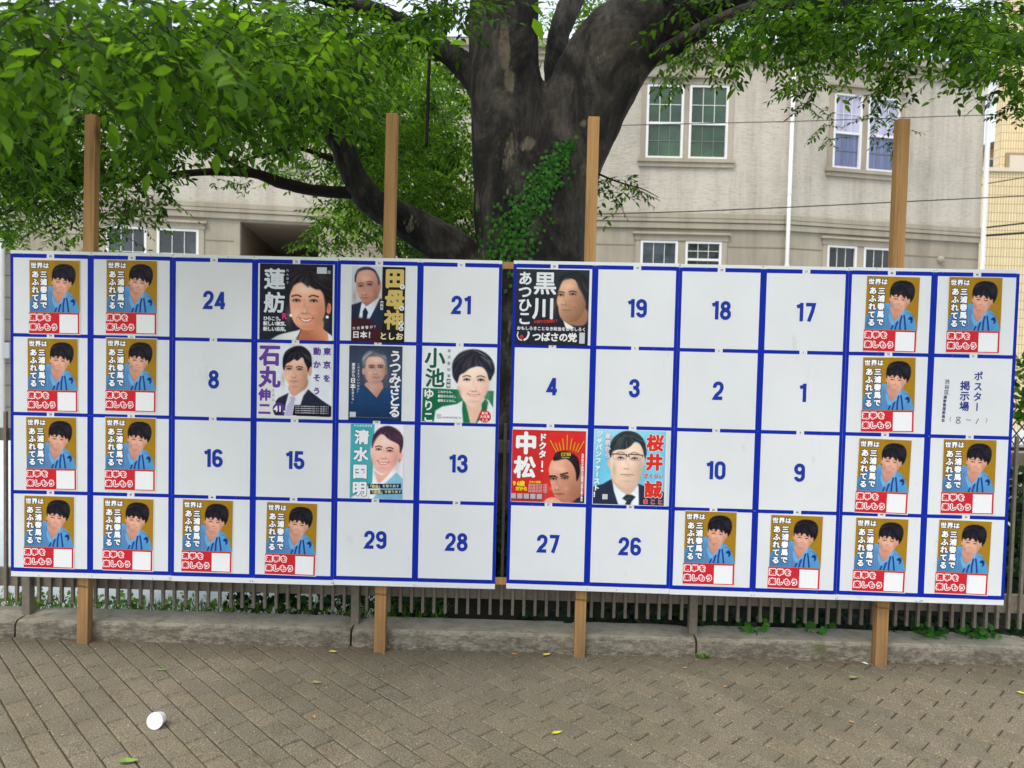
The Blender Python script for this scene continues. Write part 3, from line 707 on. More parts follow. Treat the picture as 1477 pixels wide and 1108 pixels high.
s.text('ひらこう。', 128, 775, 52, 0, 58, (225, 228, 232), 2.5); s.text('新しい東京、', 130, 842, 56, 0, 62, (225, 228, 232), 2.5); s.text('新しい未来。', 130, 914, 56, 0, 62, (225, 228, 232), 2.5)
s.rect(805, 80, 935, 165, (200, 205, 210)); s.rect(945, 122, 985, 165, (150, 155, 165)); s.rect(45, 45, 50, 1055, (205, 210, 214))
finish(s, e, .408, .42, p)
# 2. elder man, gold name
b = (165, 82, 882, 1092); s = Sheet(b, .297, .420); e = place_sheet('poster', 507.9, 383.9, 'poster of older man in dark suit with large gold name', 'candidate posters')
p = Pic(b, 130, (196, 200, 205))
p.last = np.ones(p.X.shape); p.shade((350, 80), (165, 400), (170, 175, 182), .5)
p.poly([(160, 600), (250, 570), (330, 540), (540, 480), (600, 560), (640, 1100), (150, 1100)], (30, 42, 66), smooth=False, soft=8)
p.poly([(300, 570), (320, 545), (360, 610), (540, 480), (550, 490), (470, 660), (410, 780), (265, 770)], (212, 220, 230), smooth=False)
p.poly([(350, 625), (390, 690), (370, 790), (315, 790), (318, 680)], (22, 34, 58), smooth=False)
p.poly([(215, 210), (222, 330), (245, 440), (300, 540), (360, 600), (400, 590), (500, 500), (545, 400), (530, 250), (460, 130), (300, 120)], (196, 146, 128), grad=((300, 300), (520, 480), (150, 98, 84), .75))
p.ell(540, 340, 20, 70, (180, 122, 104), 1, .2); p.ell(330, 200, 90, 60, (222, 178, 158), .5, clip=True)
p.face((285, 345), (405, 325), (335, 455), (345, 500), 52, 190, .20, (190, 140, 122), lip=(160, 100, 92), browc=(80, 70, 70))
p.poly([(205, 290), (205, 200), (250, 120), (350, 85), (450, 110), (510, 180), (545, 280), (525, 330), (515, 290), (495, 210), (440, 140), (340, 130), (260, 160), (228, 220), (222, 290)], (62, 62, 72), 8); p.strands(380, 100, 24)
p.poly([(150, 800), (230, 770), (420, 790), (470, 860), (560, 900), (600, 1100), (150, 1100)], (66, 26, 34), 30, .9)
p.poly([(575, 80), (890, 80), (890, 1100), (560, 1100), (600, 700), (572, 520)], (28, 26, 28), smooth=False)
p.grain(4); p.obj('portrait', s, e)
gc = (206, 182, 108)
s.text('田', 742, 232, 0, 0, 262, gc, 17, sx=1.0); s.text('母', 745, 510, 0, 0, 262, gc, 15); s.text('神', 740, 785, 0, 0, 268, gc, 10)
for (x, y, c_) in ((845, 345, 'た'), (842, 630, 'も'), (838, 832, 'が'), (838, 900, 'み')):
    s.disc(x, y, 33, (232, 234, 236)); s.text(c_, x, y, 0, 0, 44, (40, 40, 44), 1)
s.text('としお', 600, 1003, 108, 0, 104, (228, 214, 166), 4.5); s.text('日本！', 232, 992, 104, 0, 98, (232, 232, 232), 3.5)
s.text('大白豪警が？', 205, 908, 58, -5, 42, (220, 220, 220), 1.2); s.rect(555, 540, 592, 655, (205, 208, 212)); s.text('職歴', 573, 570, 0, 50, 32, (40, 44, 52), .6)
finish(s, e, .297, .42, p)
# 3. purple name
b = (60, 45, 1075, 1050); s = Sheet(b, .420, .417); e = place_sheet('poster', 371.6, 495, 'white poster with large purple name and young man in navy suit', 'candidate posters')
p = Pic((300, 50, 1070, 1012), 130, (212, 218, 224))
p.poly([(315, 820), (350, 775), (490, 705), (560, 760), (640, 740), (745, 640), (800, 690), (950, 800), (1075, 880), (1080, 1020), (310, 1020)], (34, 38, 58), smooth=False, soft=8)
p.poly([(490, 700), (520, 660), (600, 700), (750, 600), (760, 640), (690, 740), (600, 1020), (430, 1020), (450, 860)], (216, 220, 228), smooth=False, soft=8)
p.poly([(500, 760), (560, 745), (585, 780), (560, 870), (540, 1020), (440, 1020), (470, 880), (520, 800)], (180, 174, 206), smooth=False)
p.poly([(500, 600), (500, 690), (560, 745), (640, 700), (740, 610), (720, 500)], (205, 158, 134), grad=((560, 640), (700, 600), (168, 116, 94), .6))
p.poly([(418, 340), (425, 440), (460, 540), (510, 620), (570, 655), (640, 640), (710, 570), (745, 440), (740, 320), (650, 230), (480, 250)], (224, 178, 154), grad=((540, 400), (730, 560), (188, 132, 108), .65))
p.ell(775, 405, 26, 65, (208, 150, 126), 1, .2)
p.face((490, 382), (632, 386), (560, 490), (558, 545), 62, 200, .18, (222, 174, 150), lip=(196, 122, 108))
p.poly([(405, 350), (408, 230), (450, 140), (560, 78), (660, 72), (740, 120), (790, 200), (798, 340), (775, 350), (745, 420), (735, 360), (700, 290), (668, 225), (600, 270), (560, 250), (500, 290), (450, 320), (425, 400)], (26, 24, 34), 8); p.strands(620, 90, 20)
p.line([(470, 220), (560, 160), (660, 170)], 16, (60, 58, 72), .3, soft=12)
p.grain(4); p.obj('portrait', s, e)
PU = (104, 66, 160)
s.text('石', 230, 200, 0, 0, 292, PU, 13); s.text('丸', 228, 495, 0, 0, 292, PU, 12); s.text('伸', 165, 735, 0, 0, 166, PU, 8); s.text('二', 165, 925, 0, 0, 170, PU, 8)
s.text('東京を', 1003, 135, 0, 180, 104, PU, 4.5); s.text('動かそう', 868, 135, 0, 178, 104, PU, 4.5); s.text('しんじ', 285, 670, 0, 66, 34, (90, 84, 120), .6)
s.disc(362, 925, 86, (90, 58, 140)); s.rect(298, 925, 400, 1000, NAVY); s.text('41.', 318, 920, 58, 0, 108, (240, 240, 244), 5)
s.poly([(570, 862), (1068, 870), (1050, 1016), (545, 1005)], (24, 24, 34))
for q in range(4): s.text('石丸伸二東京都知事候補を応援します一緒に動かそう', 590, 880+29*q, 19, 0, 18, (200, 202, 210), .5)
finish(s, e, .42, .417, p)
# 4. blue v-neck
b = (128, 72, 838, 1075); s = Sheet(b, .297, .418); e = place_sheet('poster', 504, 498, 'dark blue poster of grey-haired man in navy v-neck', 'candidate posters')
p = Pic(b, 130, (58, 70, 92)); p.last = np.ones(p.X.shape); p.shade((480, 300), (480, 60), (44, 54, 74), .8)
p.poly([(120, 760), (200, 660), (330, 600), (420, 640), (500, 760), (580, 630), (700, 640), (850, 700), (850, 1090), (110, 1090)], (28, 66, 108), 8, grad=((480, 700), (480, 1080), (18, 40, 74), .8))
p.poly([(335, 600), (360, 560), (580, 560), (590, 630), (505, 772)], (196, 152, 138), smooth=False, soft=8, grad=((470, 600), (570, 700), (160, 112, 100), .6))
p.line([(330, 604), (420, 690), (505, 776), (585, 650)], 10, (20, 46, 80), .9, smooth=False)
p.poly([(330, 300), (325, 400), (350, 500), (400, 565), (470, 590), (540, 565), (600, 480), (622, 380), (610, 270), (520, 210), (400, 215)], (206, 164, 148), grad=((450, 380), (610, 520), (165, 118, 104), .65))
p.ell(322, 415, 18, 45, (196, 148, 132), 1, .2); p.ell(625, 410, 16, 45, (170, 120, 106), 1, .2); p.ell(470, 250, 90, 35, (222, 184, 168), .4, clip=True)
p.face((430, 362), (545, 358), (485, 445), (490, 492), 52, 180, .16, (204, 160, 144), lip=(176, 112, 108))
p.poly([(305, 310), (305, 240), (350, 170), (440, 120), (540, 125), (600, 180), (632, 260), (635, 380), (618, 400), (605, 300), (560, 225), (480, 215), (400, 220), (355, 270), (345, 370), (325, 370)], (104, 108, 118), 12); p.strands(470, 150, 30)
p.line([(340, 240), (400, 160), (500, 130)], 12, (150, 156, 164), .6, soft=10); p.line([(325, 330), (330, 270)], 14, (140, 144, 152), .5, soft=8); p.poly([(400, 130), (470, 90), (560, 120), (600, 190), (500, 170)], (52, 58, 74), 20, .8)
p.grain(4); p.obj('portrait', s, e)
s.text('うつみさとる', 745, 205, 0, 148, 165, (232, 236, 240), 5.5)
s.text('このままでいいのか？', 256, 325, 0, 41, 34, (200, 206, 212), .8); s.text('東京から', 188, 330, 0, 48, 50, (226, 230, 234), 1.5)
s.text('日本', 185, 540, 0, 78, 72, (232, 236, 240), 3); s.text('を変える。', 186, 670, 0, 40, 36, (210, 214, 220), 1); s.rect(148, 962, 228, 1035, (200, 205, 210)); s.rect(160, 1028, 800, 1034, (96, 112, 138))
finish(s, e, .297, .418, p)
# 5. green name
b = (40, 50, 1060, 1082); s = Sheet(b, .415, .418); e = place_sheet('poster', 609.3, 500.5, 'white and green poster of dark-haired woman with green scarf', 'candidate posters')
p = Pic(b, 150, (212, 218, 220))
p.poly([(60, 615), (1028, 632), (1020, 1078), (50, 1070)], (22, 112, 74), smooth=False, grad=((700, 700), (60, 900), (10, 84, 54), .6))
p.poly([(215, 1082), (235, 920), (330, 860), (520, 825), (620, 765), (760, 900), (900, 730), (960, 760), (1030, 870), (1028, 1082)], (222, 226, 230), smooth=False, soft=10)
p.poly([(605, 770), (640, 780), (760, 960), (800, 1082), (620, 1082), (600, 900)], (20, 108, 70), smooth=False); p.poly([(920, 735), (955, 790), (940, 900), (880, 1000), (800, 1082), (780, 1060), (850, 900), (870, 800)], (18, 96, 66), smooth=False)
p.poly([(640, 800), (700, 850), (860, 800), (870, 880), (790, 1082), (715, 1082), (680, 930)], (216, 178, 156), smooth=False, soft=8)
p.poly([(535, 440), (540, 560), (570, 690), (640, 800), (730, 858), (800, 840), (890, 740), (945, 620), (960, 480), (900, 340), (760, 300), (620, 360)], (238, 208, 190), grad=((720, 560), (930, 700), (212, 164, 142), .6))
p.ell(645, 620, 60, 50, (240, 186, 170), .45, clip=True); p.ell(850, 620, 60, 50, (236, 180, 162), .45, clip=True); p.ell(538, 600, 12, 30, (222, 182, 160), 1, .3)
p.face((655, 487), (848, 487), (755, 635), (755, 692), 82, 250, .21, (236, 204, 186), smile=.5, teeth=True, lip=(206, 100, 96), browc=(110, 90, 84))
p.poly([(455, 380), (460, 250), (540, 130), (660, 75), (800, 70), (930, 130), (1010, 230), (1035, 350), (1000, 450), (975, 490), (955, 470), (930, 390), (880, 320), (800, 300), (700, 330), (620, 390), (560, 430), (530, 530), (510, 520), (470, 460)], (40, 40, 52), 10); p.strands(780, 90, 22)
for q in ([(800, 100), (900, 150), (970, 240)], [(840, 160), (930, 220), (990, 320)], [(740, 80), (830, 110), (900, 180)]): p.line(q, 9, (150, 156, 164), .45, soft=8)
p.grain(4); p.obj('portrait', s, e)
GN = (20, 92, 66)
s.text('小', 215, 195, 0, 0, 285, GN, 9); s.text('池', 220, 470, 0, 0, 270, GN, 8); s.text('ゆりこ', 140, 690, 0, 160, 150, (226, 234, 232), 5)
s.text('東京都知事', 408, 95, 0, 86, 48, (120, 128, 134), .8); s.rect(380, 480, 434, 602, (34, 72, 58)); s.text('候補', 407, 512, 0, 56, 46, (220, 226, 224), 1.2)
s.text('これからも、', 280, 660, 38, 0, 38, (226, 234, 230), 1); s.text('都民のために。', 285, 720, 39, 0, 40, (226, 234, 230), 1.2); s.text('都民とともに。', 285, 780, 38, 0, 40, (226, 234, 230), 1.2)
s.rect(255, 965, 318, 1030, (196, 200, 204)); s.text('東京都知事候補小池', 345, 1010, 29, 0, 24, (130, 134, 140), .4)
s.disc(915, 985, 84, (206, 44, 48)); s.text('都民', 890, 940, 48, 0, 40, (244, 230, 224), 1); s.text('大改革', 870, 988, 46, 0, 44, (244, 230, 224), 1.2); s.text('3.0', 888, 1035, 26, 0, 52, (244, 230, 224), 1.2)
finish(s, e, .415, .418, p)
# 6. teal
b = (128, 55, 840, 1060); s = Sheet(b, .297, .418); e = place_sheet('poster', 505.9, 611, 'teal and white poster of laughing man in light blue jacket', 'candidate posters')
p = Pic(b, 130, (226, 222, 232))
p.poly([(128, 50), (450, 50), (430, 850), (128, 1070)], (62, 164, 172), smooth=False)
p.poly([(380, 1062), (440, 900), (620, 820), (740, 690), (800, 740), (845, 790), (845, 1062)], (134, 190, 212), smooth=False, soft=8, grad=((700, 800), (820, 1040), (92, 150, 182), .6))
p.poly([(430, 840), (450, 730), (520, 860), (740, 660), (760, 690), (600, 850), (440, 1062), (390, 1062)], (236, 238, 242), smooth=False, soft=8)
p.poly([(460, 690), (560, 740), (700, 640), (640, 740), (520, 845), (470, 740)], (232, 172, 150), soft=8)
p.poly([(420, 300), (400, 420), (425, 560), (480, 670), (560, 715), (650, 690), (740, 590), (790, 450), (780, 320), (640, 230), (500, 200)], (244, 194, 180), grad=((560, 400), (760, 600), (222, 150, 132), .6))
p.ell(805, 470, 28, 75, (232, 168, 150), 1, .2); p.ell(790, 540, 16, 24, (170, 90, 84), .8); p.ell(470, 490, 50, 60, (244, 160, 144), .4, clip=True); p.ell(690, 500, 50, 60, (240, 156, 140), .4, clip=True)
p.face((508, 395), (658, 412), (585, 510), (575, 568), 84, 210, .2, (242, 190, 174), smile=.55, teeth=True, lip=(190, 90, 88), tilt=.1)
p.poly([(415, 360), (430, 240), (490, 130), (590, 78), (680, 82), (780, 140), (838, 240), (838, 330), (815, 420), (795, 430), (785, 340), (740, 300), (650, 260), (560, 190), (500, 220), (450, 300), (428, 370)], (64, 40, 60), 10); p.strands(640, 100, 22)
for k in range(18): p.ell(440+k*22, 190-60*math.sin(k/17*3.1)+R.uniform(-15, 15), 14, 14, (46, 28, 48), .5)
p.grain(4); p.obj('portrait', s, e)
for i, ch in enumerate('清水国明'): s.text(ch, (282, 272, 264, 262)[i], 232+i*232, 0, 0, 200, (236, 240, 244), 9, (44, 60, 80), 6)
s.text('東京都知事候補', 190, 80, 36, 0, 30, (200, 232, 234), .8)
s.poly([(380, 862), (818, 848), (818, 908), (380, 925)], (26, 40, 82)); s.poly([(405, 945), (832, 930), (832, 985), (405, 1000)], (26, 40, 82))
s.text('「安全」', 400, 895, 47, -1, 50, (214, 218, 150), 2); s.text('を取り戻す', 590, 885, 46, -1, 42, (214, 218, 170), 1.2)
s.text('「成長」', 425, 970, 50, -1, 52, (214, 218, 150), 2); s.text('を取り戻す', 620, 962, 46, -1, 42, (214, 218, 170), 1.2)
finish(s, e, .297, .418, p)
# 7. black, looking aside
b = (110, 68, 1075, 1070); s = Sheet(b, .403, .418); e = place_sheet('poster', 745.2, 387.8, 'black poster of man looking aside, white brush lettering', 'candidate posters')
p = Pic(b, 150, (34, 37, 48))
p.last = np.ones(p.X.shape); p.shade((1000, 700), (1000, 100), (46, 56, 62), .6)
p.poly([(670, 780), (745, 740), (880, 830), (1000, 800), (1060, 780), (1070, 830), (900, 860), (700, 850)], (34, 34, 46), soft=10)
p.poly([(740, 730), (760, 745), (890, 830), (860, 860), (780, 840)], (224, 226, 224), smooth=False)
p.poly([(740, 700), (860, 800), (1040, 780), (1060, 600), (900, 560)], (150, 106, 82), soft=14)
p.poly([(672, 340), (660, 420), (652, 490), (672, 560), (690, 660), (740, 735), (830, 770), (930, 740), (1010, 640), (1030, 480), (980, 330), (880, 200), (760, 180), (700, 260)], (212, 166, 134), grad=((740, 400), (1020, 560), (120, 84, 62), .9))
p.face((700, 405), (860, 392), (745, 525), (785, 602), 64, 230, .17, (210, 164, 132), lip=(186, 118, 100), browc=(56, 44, 42))
p.poly([(668, 340), (668, 260), (700, 160), (790, 110), (900, 90), (1000, 140), (1060, 230), (1080, 360), (1070, 470), (1035, 480), (1010, 430), (985, 380), (930, 290), (890, 190), (800, 190), (720, 220), (690, 280)], (34, 36, 38), 16); p.strands(950, 100, 14)
p.grain(4); p.obj('portrait', s, e)
s.text('黒', 492, 250, 0, 0, 315, (226, 230, 232), 7); s.text('川', 480, 580, 0, 0, 300, (226, 230, 232), 9)
for i, ch in enumerate('あつひこ'): s.text(ch, 230, 190+i*176, 0, 0, 190, (226, 230, 232), 6)
s.text('＃諜や立候補ビ？', 372, 766, 42, -3, 44, (206, 58, 48), 1.2)
s.text('おもしろきことなき政治をおもしろく', 158, 852, 54, 0, 52, (228, 230, 232), 2)
s.text('つばさの党', 398, 962, 118, 0, 122, (230, 232, 234), 5)
s.line([(150, 900), (138, 950), (160, 1000), (205, 1015)], 14, (226, 230, 232)); s.line([(225, 1012), (270, 985), (292, 930), (285, 895)], 26, (226, 230, 232)); s.disc(197, 968, 26, (196, 50, 44)); s.rect(962, 895, 1034, 1040, (196, 200, 204))
finish(s, e, .403, .418, p)
# 8. red
b = (36, 42, 718, 702); s = Sheet(b, .412, .405); e = place_sheet('poster', 739, 619, 'red poster of stern man with yellow rays above his head', 'candidate posters')
p = Pic((330, 60, 716, 700), 110, (204, 44, 42))
p.poly([(610, 700), (640, 660), (716, 620), (716, 705), (600, 705)], (40, 40, 66), smooth=False)
p.poly([(384, 380), (392, 470), (412, 560), (440, 640), (500, 690), (560, 700), (640, 660), (700, 600), (700, 400), (600, 300), (440, 290)], (216, 158, 132), grad=((440, 420), (690, 600), (150, 90, 68), .8))
p.ell(655, 480, 18, 42, (176, 112, 88), 1, .25); p.ell(440, 370, 40, 40, (238, 190, 166), .5, clip=True)
p.face((425, 487), (530, 478), (462, 580), (485, 622), 48, 165, .13, (210, 150, 124), lip=(150, 70, 66), browc=(40, 26, 26)); p.line([(395, 460), (440, 458)], 13, (36, 24, 26), .85); p.line([(490, 445), (555, 428)], 15, (36, 24, 26), .85)
p.poly([(420, 300), (440, 255), (500, 232), (580, 240), (640, 280), (665, 350), (668, 440), (640, 500), (630, 420), (600, 350), (540, 300), (470, 315), (425, 320)], (34, 26, 32), 6); p.strands(540, 240, 24)
p.poly([(345, 695), (380, 665), (440, 655), (500, 690), (520, 700), (350, 702)], (220, 164, 140)); p.line([(400, 672), (430, 664)], 4, (160, 96, 80), .7); p.line([(440, 680), (470, 672)], 4, (160, 96, 80), .7)
p.grain(4); p.obj('portrait', s, e)
s0 = Sheet(b, .412, .405); s0.rect(38, 44, 716, 700, (204, 44, 42)); s0.obj('red_ground', e)
s.text('中', 166, 165, 0, 0, 205, (240, 240, 240), 11, (90, 20, 24), 3); s.text('松', 160, 385, 0, 0, 205, (240, 240, 240), 9, (90, 20, 24), 3)
for i, ch in enumerate('ドクター・'): s.text(ch, 320, (108, 185, 262, 355, 415)[i], 0, .001, 74, (240, 240, 240), 4, (90, 20, 24), 2)
for i in range(9):
    a = math.radians(-58+i*14.5); x0, y0 = 562+115*math.sin(a), 262-45*math.cos(a)
    L = (120, 80, 72, 105, 135, 105, 78, 80, 120)[i]
    s.line([(x0-18, y0), (x0-18+L*math.sin(a*.5), y0-L*math.cos(a*.5))], 9, (214, 168, 30))
s.rect(492, 243, 580, 272, (214, 190, 40)); s.text('頭脳力', 508, 258, 28, 0, 26, (60, 30, 10), .6); s.line([(495, 285), (570, 287)], 8, (190, 160, 40))
s.text('96歳', 66, 535, 36, 0, 50, (240, 214, 40), 3); s.text('だから', 98, 582, 36, 0, 38, (240, 214, 40), 2.4); s.text('日本の頭脳', 212, 518, 22, 0, 22, (240, 200, 60), .8)
for q in range(6): s.text('東京を発明で救う世界一の都市', 203, 540+13.5*q, 12.5, 0, 11, (230, 200, 196), .35)
for q in range(5): s.rect(36+q*60, 626, 84+q*60, 672, (176, 178, 180))
s.text('世界的天才発明王の頭脳で世界を救う東京', 690, 258, 0, 23, 22, (240, 236, 236), .9)
finish(s, e, .412, .405, p)
# 9. glasses, cyan
b = (20, 65, 1000, 1065); s = Sheet(b, .412, .420); e = place_sheet('poster', 857.2, 619.2, 'cyan poster of man in glasses and dark suit with red name', 'candidate posters')
p = Pic((25, 68, 962, 1058), 140, (108, 188, 218)); p.last = np.ones(p.X.shape); p.shade((200, 500), (60, 80), (170, 214, 226), .7)
p.poly([(20, 830), (150, 790), (270, 715), (640, 780), (700, 800), (965, 880), (965, 1062), (20, 1062)], (38, 44, 68), smooth=False, soft=8)
p.poly([(272, 710), (300, 740), (480, 930), (610, 780), (625, 820), (635, 1062), (365, 1062), (300, 880)], (216, 224, 232), smooth=False, soft=8)
p.poly([(455, 930), (490, 915), (545, 925), (590, 950), (540, 1010), (520, 1062), (450, 1062), (470, 1010), (412, 975)], (36, 48, 58), smooth=False); p.line([(470, 985), (520, 960)], 6, (110, 130, 130), .6)
p.poly([(275, 640), (285, 760), (400, 880), (490, 920), (560, 870), (615, 770), (620, 640)], (202, 170, 146), soft=10)
p.poly([(240, 440), (240, 560), (275, 690), (340, 780), (430, 830), (530, 820), (610, 730), (670, 580), (690, 440), (640, 260), (450, 230), (280, 300)], (228, 200, 178), grad=((440, 480), (650, 700), (196, 160, 136), .65))
p.ell(225, 500, 20, 65, (214, 180, 158), 1, .2)
p.face((375, 438), (560, 440), (455, 570), (468, 658), 88, 230, .33, (226, 198, 176), lip=(190, 132, 120), browc=(150, 130, 118))
p.poly([(228, 400), (232, 280), (270, 180), (370, 95), (480, 75), (600, 110), (680, 200), (715, 320), (705, 440), (685, 400), (665, 320), (620, 240), (560, 220), (500, 280), (430, 320), (330, 330), (270, 360), (250, 430)], (44, 52, 56), 8); p.strands(470, 90, 20)
p.line([(330, 200), (420, 140), (540, 150)], 18, (76, 88, 92), .5, soft=14)
for cx in (365, 575): p.line([(cx-90, 400), (cx-80, 385), (cx+80, 392), (cx+88, 408)], 13, (30, 26, 30), .95); p.line([(cx-88, 400), (cx-78, 450), (cx, 470), (cx+70, 450), (cx+88, 405)], 4, (90, 84, 86), .7)
p.line([(452, 412), (492, 414)], 10, (40, 36, 40), .9)
p.grain(4); p.obj('portrait', s, e)
RD = (214, 52, 40)
s.text('桜', 825, 225, 0, 0, 225, RD, 11, (226, 232, 234), 6); s.text('井', 822, 480, 0, 0, 225, RD, 13, (226, 232, 234), 6); s.text('誠', 818, 840, 0, 0, 235, RD, 10, (226, 232, 234), 6)
s.text('さくらい', 718, 662, 66, 0, 64, (206, 56, 50), 3, (226, 232, 234), 2); s.text('まこと', 720, 1008, 96, 0, 70, (206, 56, 50), 4, (226, 232, 234), 2)
for i, ch in enumerate('ジャパンファースト！'): s.text(ch, 92-i*3.2, 120+i*90, 0, .001, 84, (232, 238, 240), 4.5)
s.text('東京から', 200, 150, 0, 84, 80, (224, 224, 228), 3.5, (196, 130, 150), 1.5); s.rect(148, 922, 218, 990, (200, 204, 196)); s.rect(962, 68, 1000, 1062, (214, 220, 224))
finish(s, e, .412, .42, p)
# information cell
s = Sheet((65, 95, 1035, 1060), .430, .424); bi = 1
loc, rz = ORG[1]
s.text('ポスター', 608, 318, 0, 128, 118, (34, 52, 132), 3.2, sx=.92); s.text('掲示場', 452, 440, 0, 128, 122, (34, 52, 132), 3.2)
s.text('渋谷区', 232, 395, 0, 66, 62, (40, 50, 100), .8); s.text('選挙管理委員会', 216, 590, -2, 48, 44, (40, 50, 96), 1)
s.line([(298, 832), (284, 860), (296, 895)], 4, (50, 54, 70)); s.line([(722, 835), (738, 865), (718, 900)], 4, (50, 54, 70)); s.line([(480, 862), (540, 868)], 6, (50, 54, 70)); s.line([(632, 845), (602, 912)], 7, (50, 54, 70))
s.line([(410, 835), (365, 835), (370, 860), (408, 880), (412, 905), (370, 912), (362, 885), (405, 855), (410, 835)], 7, (44, 50, 78))
o = s.obj('notice_lettering', boards[1]); o.location = (5*PC+VW, .0006, -QR_-HW)

# ---------------------------------------------------------------- buildings
class Face:
    """a vertical facade plane through P with horizontal unit direction u; local x = along, y = outwards negative, z = up"""
    def __init__(s, P, ang): s.P = np.array(P, float); s.a = ang; s.u = np.array([math.cos(ang), math.sin(ang), 0]); s.n = np.array([-math.sin(ang), math.cos(ang), 0])
    def q(s, px, py): Q = at_plane(px, py, s.P, s.n); return float((Q-s.P)@s.u), float(Q[2])
def wall_holes(x0, x1, z0, z1, holes, depth, thick=.25):
    xs = sorted({x0, x1}|{h[0] for h in holes}|{h[1] for h in holes}); zs = sorted({z0, z1}|{h[2] for h in holes}|{h[3] for h in holes}); b = MB()
    for i in range(len(xs)-1):
        for j in range(len(zs)-1):
            cx, cz = (xs[i]+xs[i+1])/2, (zs[j]+zs[j+1])/2
            if any(h[0] < cx < h[1] and h[2] < cz < h[3] for h in holes): continue
            b.quad((xs[i], 0, zs[j]), (xs[i+1], 0, zs[j]), (xs[i+1], 0, zs[j+1]), (xs[i], 0, zs[j+1]))
    for (a, c, d, e_) in holes:
        b.quad((a, 0, d), (a, depth, d), (a, depth, e_), (a, 0, e_)); b.quad((c, depth, d), (c, 0, d), (c, 0, e_), (c, depth, e_))
        b.quad((a, 0, e_), (a, depth, e_), (c, depth, e_), (c, 0, e_)); b.quad((a, depth, d), (a, 0, d), (c, 0, d), (c, depth, d))
    return b
GREENG = m_glass('green_reflection_glass', (.026, .062, .028)); DARKG = m_glass('dark_glass', (.012, .016, .018)); GREYG = m_glass('grey_glass', (.03, .04, .05))  # green of reflected trees is painted into the pane colour
LILAC = m_curtain('lilac_blind', (.46, .46, .62), 6); BLUEC = m_curtain('blue_curtain', (.13, .16, .30), 16)
MUNT = flat('dull_muntin', (.16, .19, .18), .4, .3, lin=True)
def window(par, x0, x1, z0, z1, gu, gl, cols=3, rows=2, mid=.48, low_cols=3, muntin=.011):
    fr = .046; w = MB()
    w.box(x0, x0+fr, -.02, .06, z0, z1); w.box(x1-fr, x1, -.02, .06, z0, z1); w.box(x0+fr, x1-fr, -.02, .06, z0, z0+fr); w.box(x0+fr, x1-fr, -.02, .06, z1-fr, z1)
    zm = z0+(z1-z0)*mid if mid else None
    if zm: w.box(x0+fr, x1-fr, -.005, .05, zm-.022, zm+.022)
    w = w.obj('window', PVC, par)
    secs = [(zm+.022, z1-fr, cols, rows, gu, .018), (z0+fr, zm-.022, low_cols, 2, gl, .034)] if zm else [(z0+fr, z1-fr, cols, rows, gu, .025)]
    for (a, b_, c, r, gm, y) in secs:
        MB().quad((x0+fr, y, a), (x1-fr, y, a), (x1-fr, y, b_), (x0+fr, y, b_)).obj('pane', gm, w)
        mu = MB(); xa, xb = x0+fr, x1-fr
        for i in range(1, c): X = xa+(xb-xa)*i/c; mu.box(X-muntin/2, X+muntin/2, y-.012, y-.001, a, b_)
        for j in range(1, r):
            Z = a+(b_-a)*j/r; e_ = [xa]+[xa+(xb-xa)*i/c for i in range(1, c)]+[xb]
            for k in range(c): mu.box(e_[k]+muntin/2, e_[k+1]-muntin/2, y-.012, y-.001, Z-muntin/2, Z+muntin/2)
        if mu.n: mu.obj('muntin', PVC if a > (zm or 0) else MUNT, w)
    return w
def trims(par, x0, x1, z0, z1, side=.10, head=.16, sill=.16, zb=None):
    MB().box(x0-side, x0-.002, -.022, 0, z0, z1).obj('window_surround', TRIM, par); MB().box(x1+.002, x1+side, -.022, 0, z0, z1).obj('window_surround', TRIM, par)
    if head:
        h = MB(); h.box(x0-side-.02, x1+side+.02, -.035, 0, z1+.003, z1+head*.72); h.box(x0-side-.06, x1+side+.06, -.085, 0, z1+head*.72+.002, z1+head); h.obj('window_head', TRIM, par)
    if sill:
        h = MB(); h.box(x0-side-.05, x1+side+.05, -.075, 0, z0-sill*.45, z0-.003); h.box(x0-side-.03, x1+side+.03, -.045, 0, z0-sill, z0-sill*.45-.002); h.obj('sill', TRIM, par)
YA = 10.6
cor = at(1130, 311, YA)                 # corner between the two facades, at band height
HC = float(cor[2])
bl = empty('stucco_building', (0, 0, 0), 0, 'cream stucco building with white sash windows behind the tree, right of the trunk', 'building')
A = Face((cor[0], YA, 0), 0.0)
rb = atz(1407, 330, HC); B = Face((cor[0], YA, 0), math.atan2(rb[1]-YA, rb[0]-cor[0]))
ZT = A.q(1000, 66)[1]; ZTB = B.q(1350, 96)[1]; ZT = max(ZT, ZTB)
xr = B.q(1413, 330)[0]
print('HC', HC, 'ZT', ZT, ZTB, 'angB', math.degrees(B.a), 'xr', xr)
def holder(face): 
    o = bpy.data.objects.new('facade', None); o.location = face.P; o.rotation_euler = (0, 0, face.a); link(o, bl); return o
def avg(*v): return sum(v)/len(v)
def rect_px(F, x0, y0, x1, y1): (a, c), (b_, d) = F.q(x0, y1), F.q(x1, y0); return a, b_, c, d
hA = [rect_px(A, 930.6, 121.5, 987.4, 228), rect_px(A, 992, 124.5, 1051.8, 230), rect_px(A, 921.4, 347.5, 978, 440), rect_px(A, 985.8, 349, 1041, 442)]
for i in (0, 2):
    z1 = avg(hA[i][3], hA[i+1][3]); z0 = avg(hA[i][2], hA[i+1][2]); hA[i] = (*hA[i][:2], z0, z1); hA[i+1] = (*hA[i+1][:2], z0, z1)
hB = [rect_px(B, 1199.6, 138, 1244.7, 241), rect_px(B, 1248.5, 143, 1299, 248), rect_px(B, 1190.5, 356, 1235.7, 420), rect_px(B, 1243, 358.5, 1290, 424)]
